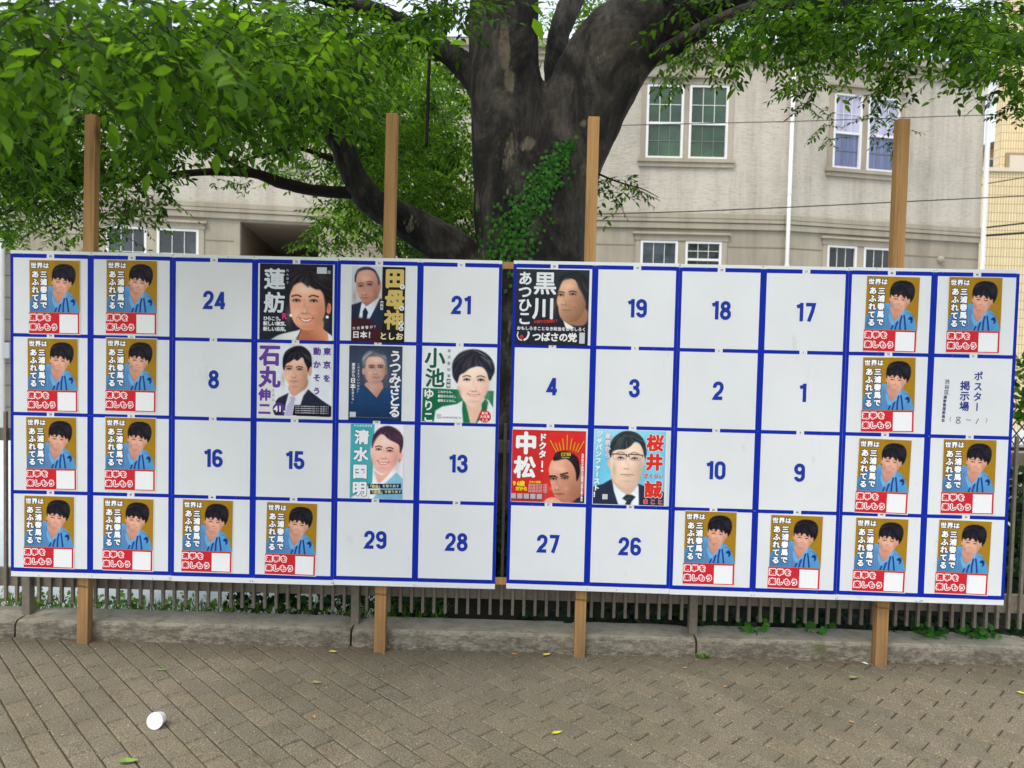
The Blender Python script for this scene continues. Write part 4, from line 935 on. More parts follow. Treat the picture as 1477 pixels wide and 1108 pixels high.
for i in (0, 2):
    z1 = avg(hB[i][3], hB[i+1][3]); z0 = avg(hB[i][2], hB[i+1][2]); hB[i] = (*hB[i][:2], z0, z1); hB[i+1] = (*hB[i+1][:2], z0, z1)
xl = A.q(560, 300)[0]
hD = [rect_px(A, 620, 106, 662, 150)]
def facade(F, x0, x1, up, low, grooves=True):
    h = holder(F)
    wall_holes(x0, x1, HC+.005, ZT, up, .14).obj('upper_wall', STUCCO, h); wall_holes(x0, x1, -.1, HC-.30, low, .14).obj('lower_wall', STUCCO2, h)
    b = MB(); b.box(x0, x1, -.05, 0, HC-.30, HC-.19); b.box(x0, x1, -.07, 0, HC-.175, HC-.11); b.box(x0, x1, -.05, 0, HC-.095, HC); b.box(x0, x1, -.025, 0, HC-.19, HC-.175); b.box(x0, x1, -.025, 0, HC-.11, HC-.095)
    b.obj('string_course', STUCCO2, h)
    b = MB(); b.box(x0, x1, -.05, 0, ZT-.34, ZT-.24); b.box(x0, x1, -.09, 0, ZT-.24, ZT-.12); b.box(x0, x1, -.16, 0, ZT-.12, ZT); b.obj('cornice', TRIM, h)
    return h
fa = facade(A, xl, 0, hA[:2]+hD, hA[2:]); fb = facade(B, 0, xr, hB[:2], hB[2:])
def joints(h, F, x0, x1, zs, gaps):
    for z in zs:
        e_ = [x0]; 
        for (a, b_) in gaps: e_ += [a-.12, b_+.12]
        e_.append(x1)
        for i in range(0, len(e_), 2): MB().box(e_[i], e_[i+1], -.004, .0, z-.012, z+.012).obj('render_joint', flat('joint_brown', (.20, .17, .13), .9, .1, lin=True) if 'joint_brown' not in bpy.data.materials else bpy.data.materials['joint_brown'], h)  # dark brown strips laid on the wall mark the joint lines
zj = A.q(890, 353)[1]
joints(fa, A, xl, 0, [zj, zj-.42], [(hA[2][0], hA[3][1])]); joints(fb, B, 0, xr, [zj, zj-.42], [(hB[2][0], hB[3][1])])
for i, h in enumerate(hA[:2]): window(fa, *h, GREENG, GREENG)
window(fa, *hA[2], GREYG, GREYG, cols=3, rows=1, mid=None); window(fa, *hA[3], DARKG, DARKG, cols=3, rows=2, mid=.72)
for h in hB[:2]: window(fb, *h, LILAC, BLUEC)
for h in hB[2:]: window(fb, *h, DARKG, DARKG, cols=3, rows=1, mid=None)
window(fa, *hD[0], GREENG, GREENG)
for par, hs in ((fa, hA[:2]), (fa, hA[2:]), (fb, hB[:2]), (fb, hB[2:])):
    trims(par, hs[0][0], hs[1][1], hs[0][2], hs[0][3]); MB().box(hs[0][1]+.002, hs[1][0]-.002, -.012, 0.05, hs[0][2], hs[0][3]).obj('mullion', TRIM, par)
trims(fa, hD[0][0], hD[0][1], hD[0][2], hD[0][3])
# drain pipes, vent, roof
m = MB(); m.tube([(.06, -.09, -.1), (.06, -.09, ZT-.4)], .038, 12); m.obj('downpipe', PVC, fb, smooth=True)
for z in np.arange(.8, ZT-.5, 1.4): MB().tube([(.06, -.09, z), (.06, -.09, z+.05)], .046, 12).obj('pipe_bracket', PVC, fb)
m = MB(); zh = B.q(1414, 128)[1]; m.tube([(xr+.02, -.08, -.1), (xr+.02, -.08, zh-.45)], .05, 12); m.tube([(xr+.02, -.08, zh-.42), (xr-.02, -.12, zh-.2)], .05, 12); m.box(xr-.16, xr+.08, -.22, -.02, zh-.22, zh+.02); m.obj('downpipe', PVC, fb, smooth=False)
vx, vz = B.q(1355.5, 374.7); m = MB(); m.tube([(vx, 0, vz), (vx, -.05, vz), (vx, -.09, vz)], [.075, .075, .03], 16); m.obj('round_vent', TRIM, fb)
side = MB(); side.quad((xr, 0, -.1), (xr+1.6, 7, -.1), (xr+1.6, 7, ZT), (xr, 0, ZT)); side.obj('side_wall', STUCCO, fb)
rf = MB(); rf.box(xl, 0, .01, 7, ZT-.02, ZT+.10); rf.obj('roof', flat('roof_grey', (.08, .085, .09), .7, .3, lin=True), fa)
rf = MB(); rf.box(0, xr-.02, .01, 7, ZT-.03, ZT+.09); rf.obj('roof', bpy.data.materials['roof_grey'], fb)
rl = MB(); n_ = 46
for i in range(n_): X = i*xr/n_+.05; rl.box(X-.012, X+.012, .3, .325, ZT+.09, ZT+.95)
rl.box(0, xr, .295, .33, ZT+.95, ZT+1.0); rl.box(0, xr, .295, .33, ZT+.2, ZT+.24)
rl.obj('roof_railing', flat('railing_blue', (.10, .13, .22), .5, .3, lin=True), fb)

# left building
bl2 = empty('garage_building', (0, 0, 0), 0, 'cream building with dark garage opening behind the leaves, left of the tree', 'building'); bl = bl2
c0 = atz(20, 279, HC-.02); c1 = atz(460, 302, HC-.02)
C = Face((c1[0], c1[1], 0), math.atan2(c1[1]-c0[1], c1[0]-c0[0]))
print('C', c0, c1, math.degrees(C.a))
xc0 = C.q(4, 300)[0]; xc1 = C.q(585, 300)[0]
wC = [rect_px(C, 153, 328, 212, 430), rect_px(C, 226, 331, 287, 434)]; zz = [avg(wC[0][2], wC[1][2]), avg(wC[0][3], wC[1][3])]; wC = [(q[0], q[1], zz[0], zz[1]) for q in wC]
gC = rect_px(C, 344, 321, 460, 560); gC = (gC[0], gC[1], 0.02, C.q(400, 322)[1])
uC = [rect_px(C, 395, 140, 435, 235)]
fc = facade(C, xc0, xc1, uC, wC+[gC])
for h in wC: window(fc, *h, GREYG, GREYG, mid=None, rows=3)
window(fc, *uC[0], GREYG, GREYG)
trims(fc, wC[0][0], wC[1][1], wC[0][2], wC[0][3]); trims(fc, *uC[0])
MB().box(wC[0][1]+.002, wC[1][0]-.002, -.012, .05, wC[0][2], wC[0][3]).obj('mullion', TRIM, fc)
gi = MB(); a, b_, d, e_ = gC
gi.quad((a, 5, d), (b_, 5, d), (b_, 5, e_), (a, 5, e_)); gi.quad((a, .14, d), (a, 5, d), (a, 5, e_), (a, .14, e_)); gi.quad((b_, 5, d), (b_, .14, d), (b_, .14, e_), (b_, 5, e_)); gi.quad((a, .14, e_), (a, 5, e_), (b_, 5, e_), (b_, .14, e_))
gi.obj('garage_interior', flat('garage_wall', (.24, .19, .14), .9, .1, lin=True), fc)
joints(fc, C, xc0, xc1, [zj-.1-.42*k for k in range(9)], [(wC[0][0], wC[1][1]), (gC[0], gC[1])])
m = MB(); m.tube([(xc0+.02, -.1, 0), (xc0+.02, -.1, ZT-.3)], .055, 12); m.obj('downpipe', PVC, fc, smooth=True)
mx, mz = C.q(11, 505); MB().box(mx-.08, mx+.1, -.14, -.01, mz-.16, mz+.14, 0, .01).obj('meter_box', flat('meter_grey', (.35, .36, .37), .5, .3, lin=True), fc)
rf = MB(); rf.box(xc0, xc1, .01, 6, ZT-.03, ZT+.08); rf.obj('roof', bpy.data.materials['roof_grey'], fc)

# tiled building and orange house on the right
TILE = m_tile()
tb = empty('tiled_building', at(1412, 520, 16), 0, 'pale yellow tiled building at the right edge with a small window', 'building'); tb.location.z = 0
T = Face(tb.location, 0.0)
def bx(F, px0, py0, px1): a = F.q(px0, py0); b_ = F.q(px1, py0); return a[0], b_[0], a[1]
x0, x1, zt_ = bx(T, 1405, 247, 1560)
MB().box(x0, x1+4, 0, 5, -.1, zt_).obj('wall', TILE, tb)
MB().box(x0-.03, x1+4.05, -.06, 5.05, zt_, zt_+.10).obj('coping', flat('cream_coping', (.62, .56, .44), .7, .2, lin=True), tb)
T2 = Face((tb.location[0], 18.2, 0), 0.0); x2, x3, zt2 = bx(T2, 1443, 60, 1560); x2 = T2.q(1444, 190)[0]
MB().box(x2, x3+4, 2.2, 2.5, zt_-.5, zt2+4).obj('upper_wall', TILE, tb)
wx0, wx1, wz0, wz1 = rect_px(T2, 1449, 222, 1500, 247)
o = MB().box(wx0, wx1, 2.13, 2.19, wz0-.2, wz1).obj('window', flat('bronze_frame', (.30, .22, .13), .4, .4, lin=True), tb)
MB().box(wx0+.08, wx1-.08, 2.10, 2.128, wz0-.1, wz1-.08).obj('pane', flat('frosted_pane', (.55, .50, .42), .3, .5, lin=True), o)
oh = empty('orange_house', at(1416, 520, 24), 0, 'small orange-walled house under a dark roof, seen in the gap between buildings', 'house'); oh.location.z = 0
O_ = Face(oh.location, 0.0); x0, x1, z1 = bx(O_, 1400, 206, 1450); x_, _, z2 = bx(O_, 1400, 219, 1450)
m = MB(); m.add([(x0, 0, -.1), (x1, 0, -.1), (x1, 0, z1), (x0, 0, z1-.5), (x0, 5, -.1), (x1, 5, -.1), (x1, 5, z1), (x0, 5, z1-.5)], [(0,1,2,3), (1,5,6,2), (4,0,3,7), (5,4,7,6)]); m.obj('wall', flat('orange_wall', (.62, .38, .20), .8, .2, .08, 3, lin=True), oh)
m = MB(); m.add([(x0, -.3, z1-.48), (x1+.3, -.3, z1+.1), (x1+.3, -.3, z1+.3), (x0, -.3, z1-.26), (x0, 5, z1-.48), (x1+.3, 5, z1+.1), (x1+.3, 5, z1+.3), (x0, 5, z1-.26)], [(0,1,2,3), (3,2,6,7), (0,4,5,1), (1,5,6,2)]); m.obj('roof', bpy.data.materials['roof_grey'], oh)
a, b_, c_, d_ = rect_px(O_, 1417, 229, 1440, 250); o = MB().box(a, b_, -.05, -.002, c_, d_).obj('window', PVC, oh); MB().box(a+.06, b_-.09, -.07, -.052, c_+.05, d_-.06).obj('pane', GREYG, o)

# overhead cables
CB = flat('cable_black', (.02, .02, .02), .6, .3, lin=True)
for pts, Y, r, lb in ((((700, 186), (888, 181), (1150, 175), (1418, 166), (1600, 160)), 8.5, .007, 'thin black cable crossing the upper windows'),
                      (((860, 309), (1000, 305), (1140, 299), (1407, 286), (1600, 277)), 8.0, .009, 'thin black cable crossing the building below its upper windows'),
                      (((1408, 330), (1477, 322), (1560, 312)), 13, .02, 'upper dark cable across the yellow tiled wall'),
                      (((1405, 341), (1477, 336), (1560, 330)), 13, .028, 'thickest dark cable across the yellow tiled wall'),
                      (((1411, 267), (1477, 256), (1560, 243)), 13, .012, 'thin cable over the top of the yellow tiled wall')):
    MB().tube([at(x, y, Y) for x, y in pts], r, 5).obj('overhead_cable', CB, label=lb, cat='cable', group='overhead cables')

# ---------------------------------------------------------------- tree
def tpath(pts, jit=0):
    P = []; r_ = []
    for (x, y, Y, rp) in pts: P.append(Vector(at(x, y, Y))); r_.append(rp*(Y-CAM[1])/FPX)
    # resample smoothly
    Q = []; q_ = []
    for i in range(len(P)-1):
        a, b_, c, d = P[max(i-1, 0)], P[i], P[i+1], P[min(i+2, len(P)-1)]
        for k in range(5):
            t = k/5; Q.append(.5*((2*b_)+(c-a)*t+(2*a-5*b_+4*c-d)*t*t+(-a+3*b_-3*c+d)*t**3)); q_.append(r_[i]*(1-t)+r_[i+1]*t)
    Q.append(P[-1]); q_.append(r_[-1]); return Q, q_
tree = empty('zelkova_tree', (float(at(768, 600, 2.0)[0]), 2.0, .05), 0, 'large forked tree with dark flaking bark and green canopy behind the boards', 'tree')
TI = Matrix.Translation(-Vector(tree.location))
def solidify(mb, name, mat, vox, disp, smooth_it=6):
    me = mb.mesh(name, mat); o = bpy.data.objects.new(name, me); COL.objects.link(o)
    m = o.modifiers.new('r', 'REMESH'); m.mode = 'VOXEL'; m.voxel_size = vox; m.use_smooth_shade = True
    m = o.modifiers.new('s', 'SMOOTH'); m.factor = .6; m.iterations = smooth_it
    tx = bpy.data.textures.new('n', 'CLOUDS'); tx.noise_scale = .30; tx.noise_depth = 3
    m = o.modifiers.new('d', 'DISPLACE'); m.texture = tx; m.strength = disp; m.texture_coords = 'GLOBAL'; m.mid_level = .5
    bpy.context.view_layer.update()
    m2 = bpy.data.meshes.new_from_object(o.evaluated_get(bpy.context.evaluated_depsgraph_get())); m2.name = name
    bpy.data.objects.remove(o); m2.materials.clear(); m2.materials.append(mat)
    m2.polygons.foreach_set('use_smooth', [True]*len(m2.polygons)); return m2
trunkmb = MB()
def addtube(mb, pts, seg=20):
    Q, r_ = tpath(pts); mb.tube(Q, r_, seg)
addtube(trunkmb, [(775, 1010, 2, 150), (772, 900, 2, 120), (768, 700, 2, 100), (764, 520, 2, 84), (760, 370, 2, 72), (752, 300, 2, 70), (743, 230, 2.0, 63), (732, 150, 1.95, 53), (726, 80, 1.9, 50), (728, 0, 1.85, 50), (735, -120, 1.8, 48), (720, -300, 1.6, 40)])
addtube(trunkmb, [(772, 560, 2, 80), (780, 420, 2, 64), (783, 350, 2, 62), (795, 290, 2, 60), (812, 230, 2, 58), (838, 165, 2.0, 60), (866, 105, 1.95, 62), (905, 55, 1.85, 58), (965, 15, 1.7, 50), (1040, -22, 1.5, 42), (1180, -80, 1.2, 34), (1350, -160, .9, 26)])
addtube(trunkmb, [(800, 140, 2.15, 14), (801, 100, 2.25, 17), (806, 50, 2.35, 17), (822, 10, 2.5, 18), (850, -50, 2.6, 15)])
trme = solidify(trunkmb, 'trunk', BARK, .030, .045)
at_ = trme.attributes.new('pale', 'FLOAT', 'POINT')
PALE = [(727, 62, 10, 42, 1), (735, 115, 10, 26, .85), (762, 208, 10, 14, .95), (740, 212, 30, 48, .62), (718, 190, 22, 60, .5), (1000, 15, 7, 14, .7), (840, 178, 9, 8, .8), (862, 75, 26, 60, .5), (690, 320, 20, 60, .5), (815, 330, 30, 50, .42), (842, 245, 9, 12, .8)]
val = []
for v_ in trme.vertices:
    px_, py_, _z = project(np.array(v_.co)); a_ = 0
    if v_.normal.y < .1:
        for (cx_, cy_, rx_, ry_, w_) in PALE: a_ = max(a_, w_*min(1, max(0, 1.6-math.hypot((px_-cx_)/rx_, (py_-cy_)/ry_))))
    val.append(a_*.62)
at_.data.foreach_set('value', val)
trme.transform(TI); tro = part('trunk', trme, tree)
limbs = [[(745, 470, 2.1, 60), (700, 400, 2.15, 42), (655, 362, 2.15, 30), (600, 328, 2.1, 27), (560, 306, 2.0, 23), (532, 286, 1.95, 20), (511, 255, 1.9, 18), (495, 214, 1.85, 17), (472, 178, 1.8, 16), (440, 152, 1.7, 10), (400, 138, 1.6, 9), (330, 125, 1.4, 7), (240, 135, 1.1, 5), (150, 165, .9, 4), (40, 190, .7, 3)],
         [(738, 215, 1.98, 30), (705, 138, 1.93, 27), (676, 102, 1.9, 20), (642, 74, 1.85, 15), (600, 48, 1.75, 13), (555, 22, 1.6, 13), (500, 4, 1.4, 12), (400, -25, 1.1, 10)],
         [(515, 279, 1.95, 9), (450, 274, 1.9, 8), (400, 262, 1.85, 8.5), (364, 250, 1.8, 7), (297, 248, 1.7, 5), (217, 256, 1.6, 4.5), (150, 263, 1.5, 4), (100, 268, 1.45, 3.5), (50, 288, 1.4, 3), (0, 310, 1.4, 2.5), (-60, 330, 1.4, 2)],
         [(392, 261, 1.85, 6), (350, 241, 1.85, 6.5), (315, 221, 1.9, 5.5), (288, 204, 1.9, 5), (230, 178, 1.8, 4), (180, 168, 1.7, 4.5), (110, 172, 1.6, 4), (0, 205, 1.5, 4)],
         [(478, 190, 1.8, 14), (466, 160, 1.8, 13), (470, 130, 1.8, 7), (490, 90, 1.8, 4)],
         [(915, 95, 1.9, 16), (965, 72, 1.6, 13), (1000, 50, 1.4, 11), (1045, 26, 1.25, 9), (1100, 10, 1.1, 9), (1230, 0, .8, 8), (1400, -8, .6, 5)],
         [(480, 230, 1.75, 5), (430, 214, 1.7, 3), (385, 222, 1.6, 2.5), (340, 235, 1.6, 1.5)], [(850, 245, 1.7, 2), (890, 262, 1.6, 1.2), (925, 272, 1.55, .8), (950, 285, 1.5, .5)],
         [(621, 55, 1.6, 2.5), (618, 120, 1.6, 2.5), (617, 160, 1.62, 2.6), (615, 212, 1.6, 2.4)]]
for L in limbs:
    mb = MB(); Q, r_ = tpath(L); mb.tube([TI@q for q in Q], r_, 12 if L[0][3] > 8 else 7, jit=.07); mb.obj('branch', BARK if L[0][3] > 12 else TWIG, tree, smooth=True)

# leaves
def leaf_template(l, w):
    return np.array([(0, 0, 0), (.33*l, w*.5, .05*l), (.68*l, w*.36, .02*l), (l, 0, -.10*l), (.68*l, -w*.36, .02*l), (.33*l, -w*.5, .05*l), (.4*l, 0, 0), (.7*l, 0, -.02*l)])
LF = [(0, 6, 1), (1, 6, 7, 2), (2, 7, 3), (0, 5, 6), (5, 4, 7, 6), (4, 3, 7)]
LTRI = np.array([(0, 6, 1), (1, 6, 7), (1, 7, 2), (2, 7, 3), (0, 5, 6), (5, 4, 7), (5, 7, 6), (4, 3, 7)])
def spray(n, L, ll):
    """leaves (k,8,3) and twig polyline of one drooping spray along +x"""
    rs = NR; pts = [np.zeros(3)]; d = np.array([1., 0, .05]); bend = rs.uniform(-.25, .25); dr = rs.uniform(-.22, -.04)
    for i in range(n): 
        d = d+np.array([0, bend/n, dr/n*2]); d /= np.linalg.norm(d); pts.append(pts[-1]+d*L/n)
    lv = []; tint = []
    for i in range(1, n+1):
        t = pts[i]-pts[i-1]; t /= np.linalg.norm(t)
        for sg in ((1,) if i % 2 else (-1,)) if i < n else (0,):
            for sgn in ([sg] if sg else [0]):
                T_ = leaf_template(ll*rs.uniform(.65, 1.15), ll*.40*rs.uniform(.85, 1.15))
                a = sgn*rs.uniform(.7, 1.15); pitch = rs.uniform(-.75, .1); roll = rs.uniform(-.5, .5)
                cr_, sr_ = math.cos(roll), math.sin(roll); Rx = np.array([[1, 0, 0], [0, cr_, -sr_], [0, sr_, cr_]])
                cp_, sp_ = math.cos(-pitch), math.sin(-pitch); Ry = np.array([[cp_, 0, sp_], [0, 1, 0], [-sp_, 0, cp_]])
                b0 = math.atan2(t[1], t[0])+a; cz, sz = math.cos(b0), math.sin(b0); Rz = np.array([[cz, -sz, 0], [sz, cz, 0], [0, 0, 1]])
                lv.append(T_@(Rz@Ry@Rx).T+pts[i]); tint.append(rs.uniform(0, 1))
    return np.array(lv), np.array(pts), np.array(tint)
SPR = [spray(R.choice([9, 10, 11, 13]), R.uniform(.26, .40), .068) for _ in range(20)]
def leaf_mesh(name, V, tint, mat, twigs=None):
    """V (n,8,3)"""
    n = len(V); base = (np.arange(n)*8)[:, None, None]; F = (LTRI[None]+base).reshape(-1, 3); co = V.reshape(-1, 3); tv = np.repeat(tint, 8)
    mats = [mat]; mi = np.zeros(len(F), np.int32)
    if twigs:
        tw = MB()
        for P in twigs: tw.tube([tuple(q) for q in P], list(np.linspace(.0022, .0008, len(P))), 3, cap=False)
        tv = np.concatenate([tv, np.zeros(tw.n)]); F2 = np.array([(a, b_, c) for (a, b_, c, d) in tw.f]+[(a, c, d) for (a, b_, c, d) in tw.f])+len(co)
        co = np.vstack([co, np.array(tw.v)]); F = np.vstack([F, F2]); mi = np.concatenate([mi, np.ones(len(F2), np.int32)]); mats.append(TWIG)
    me = bpy.data.meshes.new(name); me.vertices.add(len(co)); me.vertices.foreach_set('co', co.astype(np.float32).ravel())
    me.loops.add(F.size); me.loops.foreach_set('vertex_index', F.ravel().astype(np.int32)); me.polygons.add(len(F)); me.polygons.foreach_set('loop_start', np.arange(0, F.size, 3, dtype=np.int32))
    me.polygons.foreach_set('material_index', mi); me.update(calc_edges=True)
    a = me.attributes.new('tint', 'FLOAT', 'POINT'); a.data.foreach_set('value', tv.astype(np.float32))
    for q in mats: me.materials.append(q)
    return me
def spray_cluster(name, places, parent, origin, mat=LEAF, twig=True):
    """places: list of (position, heading, scale, droop)"""
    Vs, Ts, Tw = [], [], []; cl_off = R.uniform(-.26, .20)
    for (p_, hd, sc, dp_) in places:
        lv, pts, tn = SPR[R.randrange(len(SPR))]; c, s_ = math.cos(hd), math.sin(hd); cd_, sd_ = math.cos(dp_), math.sin(dp_)
        Ry = np.array([[cd_, 0, sd_], [0, 1, 0], [-sd_, 0, cd_]]); Rz = np.array([[c, -s_, 0], [s_, c, 0], [0, 0, 1]])
        rl = R.uniform(-.5, .5); Rx = np.array([[1, 0, 0], [0, math.cos(rl), -math.sin(rl)], [0, math.sin(rl), math.cos(rl)]])
        M_ = (Rz@Ry@Rx).T*sc; o_ = np.array(p_)-origin
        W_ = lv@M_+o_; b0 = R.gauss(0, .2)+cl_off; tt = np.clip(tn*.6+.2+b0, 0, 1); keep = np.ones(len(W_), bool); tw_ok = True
        if p_[1] < .9:      # drop leaves and twigs that would cover the posts from the camera
            for grp, pnt in ((0, W_[:, [0, 3, 6]].reshape(-1, 3)), (1, pts@M_+o_)):
                d_ = pnt+origin-CAM; z_ = d_@FWD; X_ = W0/2+FPX*(d_@RIGHT)/z_; Y_ = H0/2+FPX*(d_@DOWN)/z_
                bad = np.zeros(len(X_), bool)
                for (a_, b_, t_) in ((110, 152, 158), (546, 586, 156), (838, 880, 160), (1284, 1326, 163)): bad |= (X_ > a_) & (X_ < b_) & (Y_ > t_) & (pnt[:, 1]+origin[1] < .12)
                if grp: tw_ok = not bad.any()
                else: keep = ~bad.reshape(-1, 3).any(1)
        Vs.append(W_[keep]); Ts.append(tt[keep])
        if tw_ok: Tw.append(pts@M_+o_)
    me = leaf_mesh(name, np.concatenate(Vs), np.concatenate(Ts), mat, Tw if twig else None)
    o = part(name, me, parent); o['kind'] = 'stuff'; return o
TO = np.array(tree.location)
CL = [ # px, py, rx, ry, n, Y0, Y1, scale
 (110, 55, 210, 75, 190, -2.2, -.9, 1.0), (330, 55, 170, 70, 170, -1.8, 0, 1.0), (40, 130, 110, 80, 120, -1.2, .5, 1.0), (250, 130, 270, 48, 420, -.4, 1.6, 1.05),
 (60, 190, 110, 55, 150, -.3, 1.4, 1.0), (215, 178, 165, 36, 190, .2, 2.4, .95), (130, 225, 130, 40, 120, .2, 1.8, 1.0), (70, 262, 90, 34, 120, .5, 1.9, .95), (130, 222, 85, 30, 85, .5, 2.0, .85), (185, 225, 60, 30, 45, .5, 2, .8), (25, 225, 60, 50, 90, .3, 1.6, 1), (60, 322, 70, 24, 50, .7, 1.6, .8), (205, 272, 45, 24, 26, .7, 1.8, .75), (175, 300, 30, 24, 24, .7, 1.8, .7),
 (165, 322, 38, 22, 22, .9, 1.6, .75), (330, 258, 40, 14, 8, 1.4, 1.9, .7), (375, 185, 50, 26, 24, .8, 2.2, .85), (430, 100, 130, 90, 330, .5, 3.2, 1.0), (480, 40, 120, 50, 170, -.6, 2.4, 1.0),
 (560, 120, 120, 85, 430, 2.3, 5.2, 1.05), (430, 220, 60, 55, 70, 2.2, 3.6, 1.0), (600, 240, 100, 75, 520, 2.4, 5.2, 1.0), (625, 320, 75, 55, 330, 2.6, 4.8, 1.0), (540, 210, 60, 50, 160, 2.3, 4, 1.0), (490, 318, 40, 42, 70, 2.3, 3.4, .85), (450, 345, 25, 20, 14, 2.2, 2.9, .75),
 (635, 14, 45, 26, 50, -.8, .9, .85), (670, 2, 30, 14, 12, .2, 1.2, .7), (790, 60, 16, 60, 26, 3.2, 4.6, 1), (850, 5, 60, 18, 50, 2.6, 4.0, 1), (1020, 62, 55, 20, 34, 1.3, 2.6, .85), (970, 92, 40, 22, 14, .6, 1.8, .75),
 (1100, 42, 95, 26, 90, 1.1, 2.6, .9), (1040, 82, 45, 18, 18, .6, 1.4, .75), (1175, 75, 50, 34, 50, .2, 1.6, .8), (1160, 130, 22, 30, 16, .4, 1.2, .62), (1192, 178, 10, 30, 9, .5, 1.0, .5), (1250, 26, 170, 30, 210, -.4, 2.2, .95), (1285, 90, 34, 30, 30, .2, 1.2, .72),
 (1270, 150, 20, 32, 16, .4, 1.0, .58), (1288, 205, 9, 22, 6, .5, .9, .5), (1420, 45, 90, 42, 150, -.6, 1.4, .95), (1460, 112, 35, 26, 34, -.2, .9, .75), (1465, 150, 20, 16, 8, -.2, .6, .65), (1385, 105, 40, 14, 12, -.1, .9, .7), (1180, 8, 260, 20, 150, -.2, 2.6, 1.0),
 (882, 266, 28, 16, 15, 1.45, 1.7, .85), (912, 276, 18, 9, 5, 1.45, 1.6, .8), (660, 170, 25, 80, 26, 2.2, 3.0, .9)]
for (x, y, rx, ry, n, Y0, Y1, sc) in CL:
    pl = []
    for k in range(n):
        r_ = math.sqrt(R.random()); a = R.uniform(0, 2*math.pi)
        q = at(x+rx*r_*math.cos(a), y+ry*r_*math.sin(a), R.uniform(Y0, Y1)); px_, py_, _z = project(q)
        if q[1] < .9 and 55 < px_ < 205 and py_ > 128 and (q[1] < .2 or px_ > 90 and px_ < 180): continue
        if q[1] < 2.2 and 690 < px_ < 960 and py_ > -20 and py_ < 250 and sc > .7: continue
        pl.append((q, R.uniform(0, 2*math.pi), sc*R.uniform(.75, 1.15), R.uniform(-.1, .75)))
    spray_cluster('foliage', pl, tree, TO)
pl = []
for k in range(1500):      # unseen crown above the picture, added to shade the trunk and leaves
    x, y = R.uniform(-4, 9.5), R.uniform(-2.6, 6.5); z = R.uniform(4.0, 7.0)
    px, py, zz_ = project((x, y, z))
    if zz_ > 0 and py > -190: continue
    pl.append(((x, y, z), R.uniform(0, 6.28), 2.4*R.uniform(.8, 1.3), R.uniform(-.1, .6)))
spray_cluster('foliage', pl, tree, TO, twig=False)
mb = MB()
for L in ([(735, -120, 1.8, 30), (700, -500, 1, 22), (500, -1100, 0, 12)], [(1200, -95, 1.2, 26), (1500, -400, .2, 16), (1800, -900, -1, 8)], [(400, -25, 1.1, 10), (200, -160, .2, 8), (-200, -500, -.8, 6)]):
    Q, r_ = tpath(L); mb.tube([TI@q for q in Q], r_, 10)
mb.obj('branch', BARK, tree, smooth=True)

# a second tree further back fills the gap left of the trunk
bt = empty('background_tree', (float(at(600, 400, 6.5)[0]), 6.5, 0), 0, 'green leafy tree standing between the big trunk and the cream building', 'tree')
BO = np.array(bt.location)
for (x, y, rx, ry, n, Y0, Y1, sc) in [(600, 200, 90, 95, 330, 5.6, 7.6, 1.5), (570, 110, 110, 60, 200, 5.6, 7.6, 1.5), (610, 310, 80, 55, 200, 5.4, 7.2, 1.4), (480, 130, 70, 50, 90, 5.6, 7, 1.4), (505, 290, 50, 60, 110, 5.0, 6.5, 1.2), (470, 180, 40, 50, 60, 5.2, 6.5, 1.2)]:
    pl = [(at(x+rx*R.gauss(0, .5), y+ry*R.gauss(0, .5), R.uniform(Y0, Y1)), R.uniform(0, 6.28), sc*R.uniform(.75, 1.15), R.uniform(-.1, .7)) for k in range(n)]
    spray_cluster('foliage', pl, bt, BO, LEAFB, twig=False)
zc_ = float(at(600, 150, 6.5)[2])
MB().tube([(.0, 0, -.1), (.05, .05, 1.4), (-.05, 0, 2.6), (.05, .1, zc_)], [.13, .11, .09, .05], 10).obj('trunk', TWIG, bt, smooth=True)
for k in range(6): MB().tube([(0, 0, 1.9+k*.35), (.5*math.cos(k*2.1), .4*math.sin(k*2.1), 2.4+k*.4), (1.0*math.cos(k*2.1+.2), .7*math.sin(k*2.1), 2.9+k*.4)], [.05, .035, .015], 7).obj('branch', TWIG, bt, smooth=True)

# ivy climbing the trunk
bv = BVHTree.FromPolygons([(tro.data.vertices[i].co+Vector(tree.location)) for i in range(len(tro.data.vertices))], [tuple(p_.vertices) for p_ in tro.data.polygons])
IVT = np.array([(0, 0, 0), (.3, .42, .03), (.62, .34, 0), (1, 0, -.06), (.62, -.34, 0), (.3, -.42, .03), (.35, 0, .02), (.7, 0, .0)])
Vs, Ts = [], []
for k in range(850):
    t = R.random()**1.1; cx = 705+(820-705)*t; cy = 385-(385-205)*t; w_ = 42*(1-t)+10
    px, py = cx+R.gauss(0, w_*.55), cy+R.gauss(0, w_*.5)
    d = Vector(ray(px, py)).normalized(); hit = bv.ray_cast(Vector(CAM), d)
    if hit[0] is None: continue
    nrm = hit[1]; s_ = R.uniform(.020, .042)
    x_ = Vector((R.uniform(-1, 1), R.uniform(-.3, .3), -abs(R.gauss(.7, .4)))).normalized(); x_ = (x_-nrm*x_.dot(nrm)*.8).normalized(); y_ = nrm.cross(x_).normalized(); z_ = x_.cross(y_)
    A_ = np.array([x_, y_, z_]); pos = hit[0]+nrm*R.uniform(.01, .035)
    Vs.append(IVT*s_@A_+np.array(pos)-TO); Ts.append(R.random())
o = part('ivy', leaf_mesh('ivy', np.array(Vs), np.array(Ts), IVY), tree); o['kind'] = 'stuff'

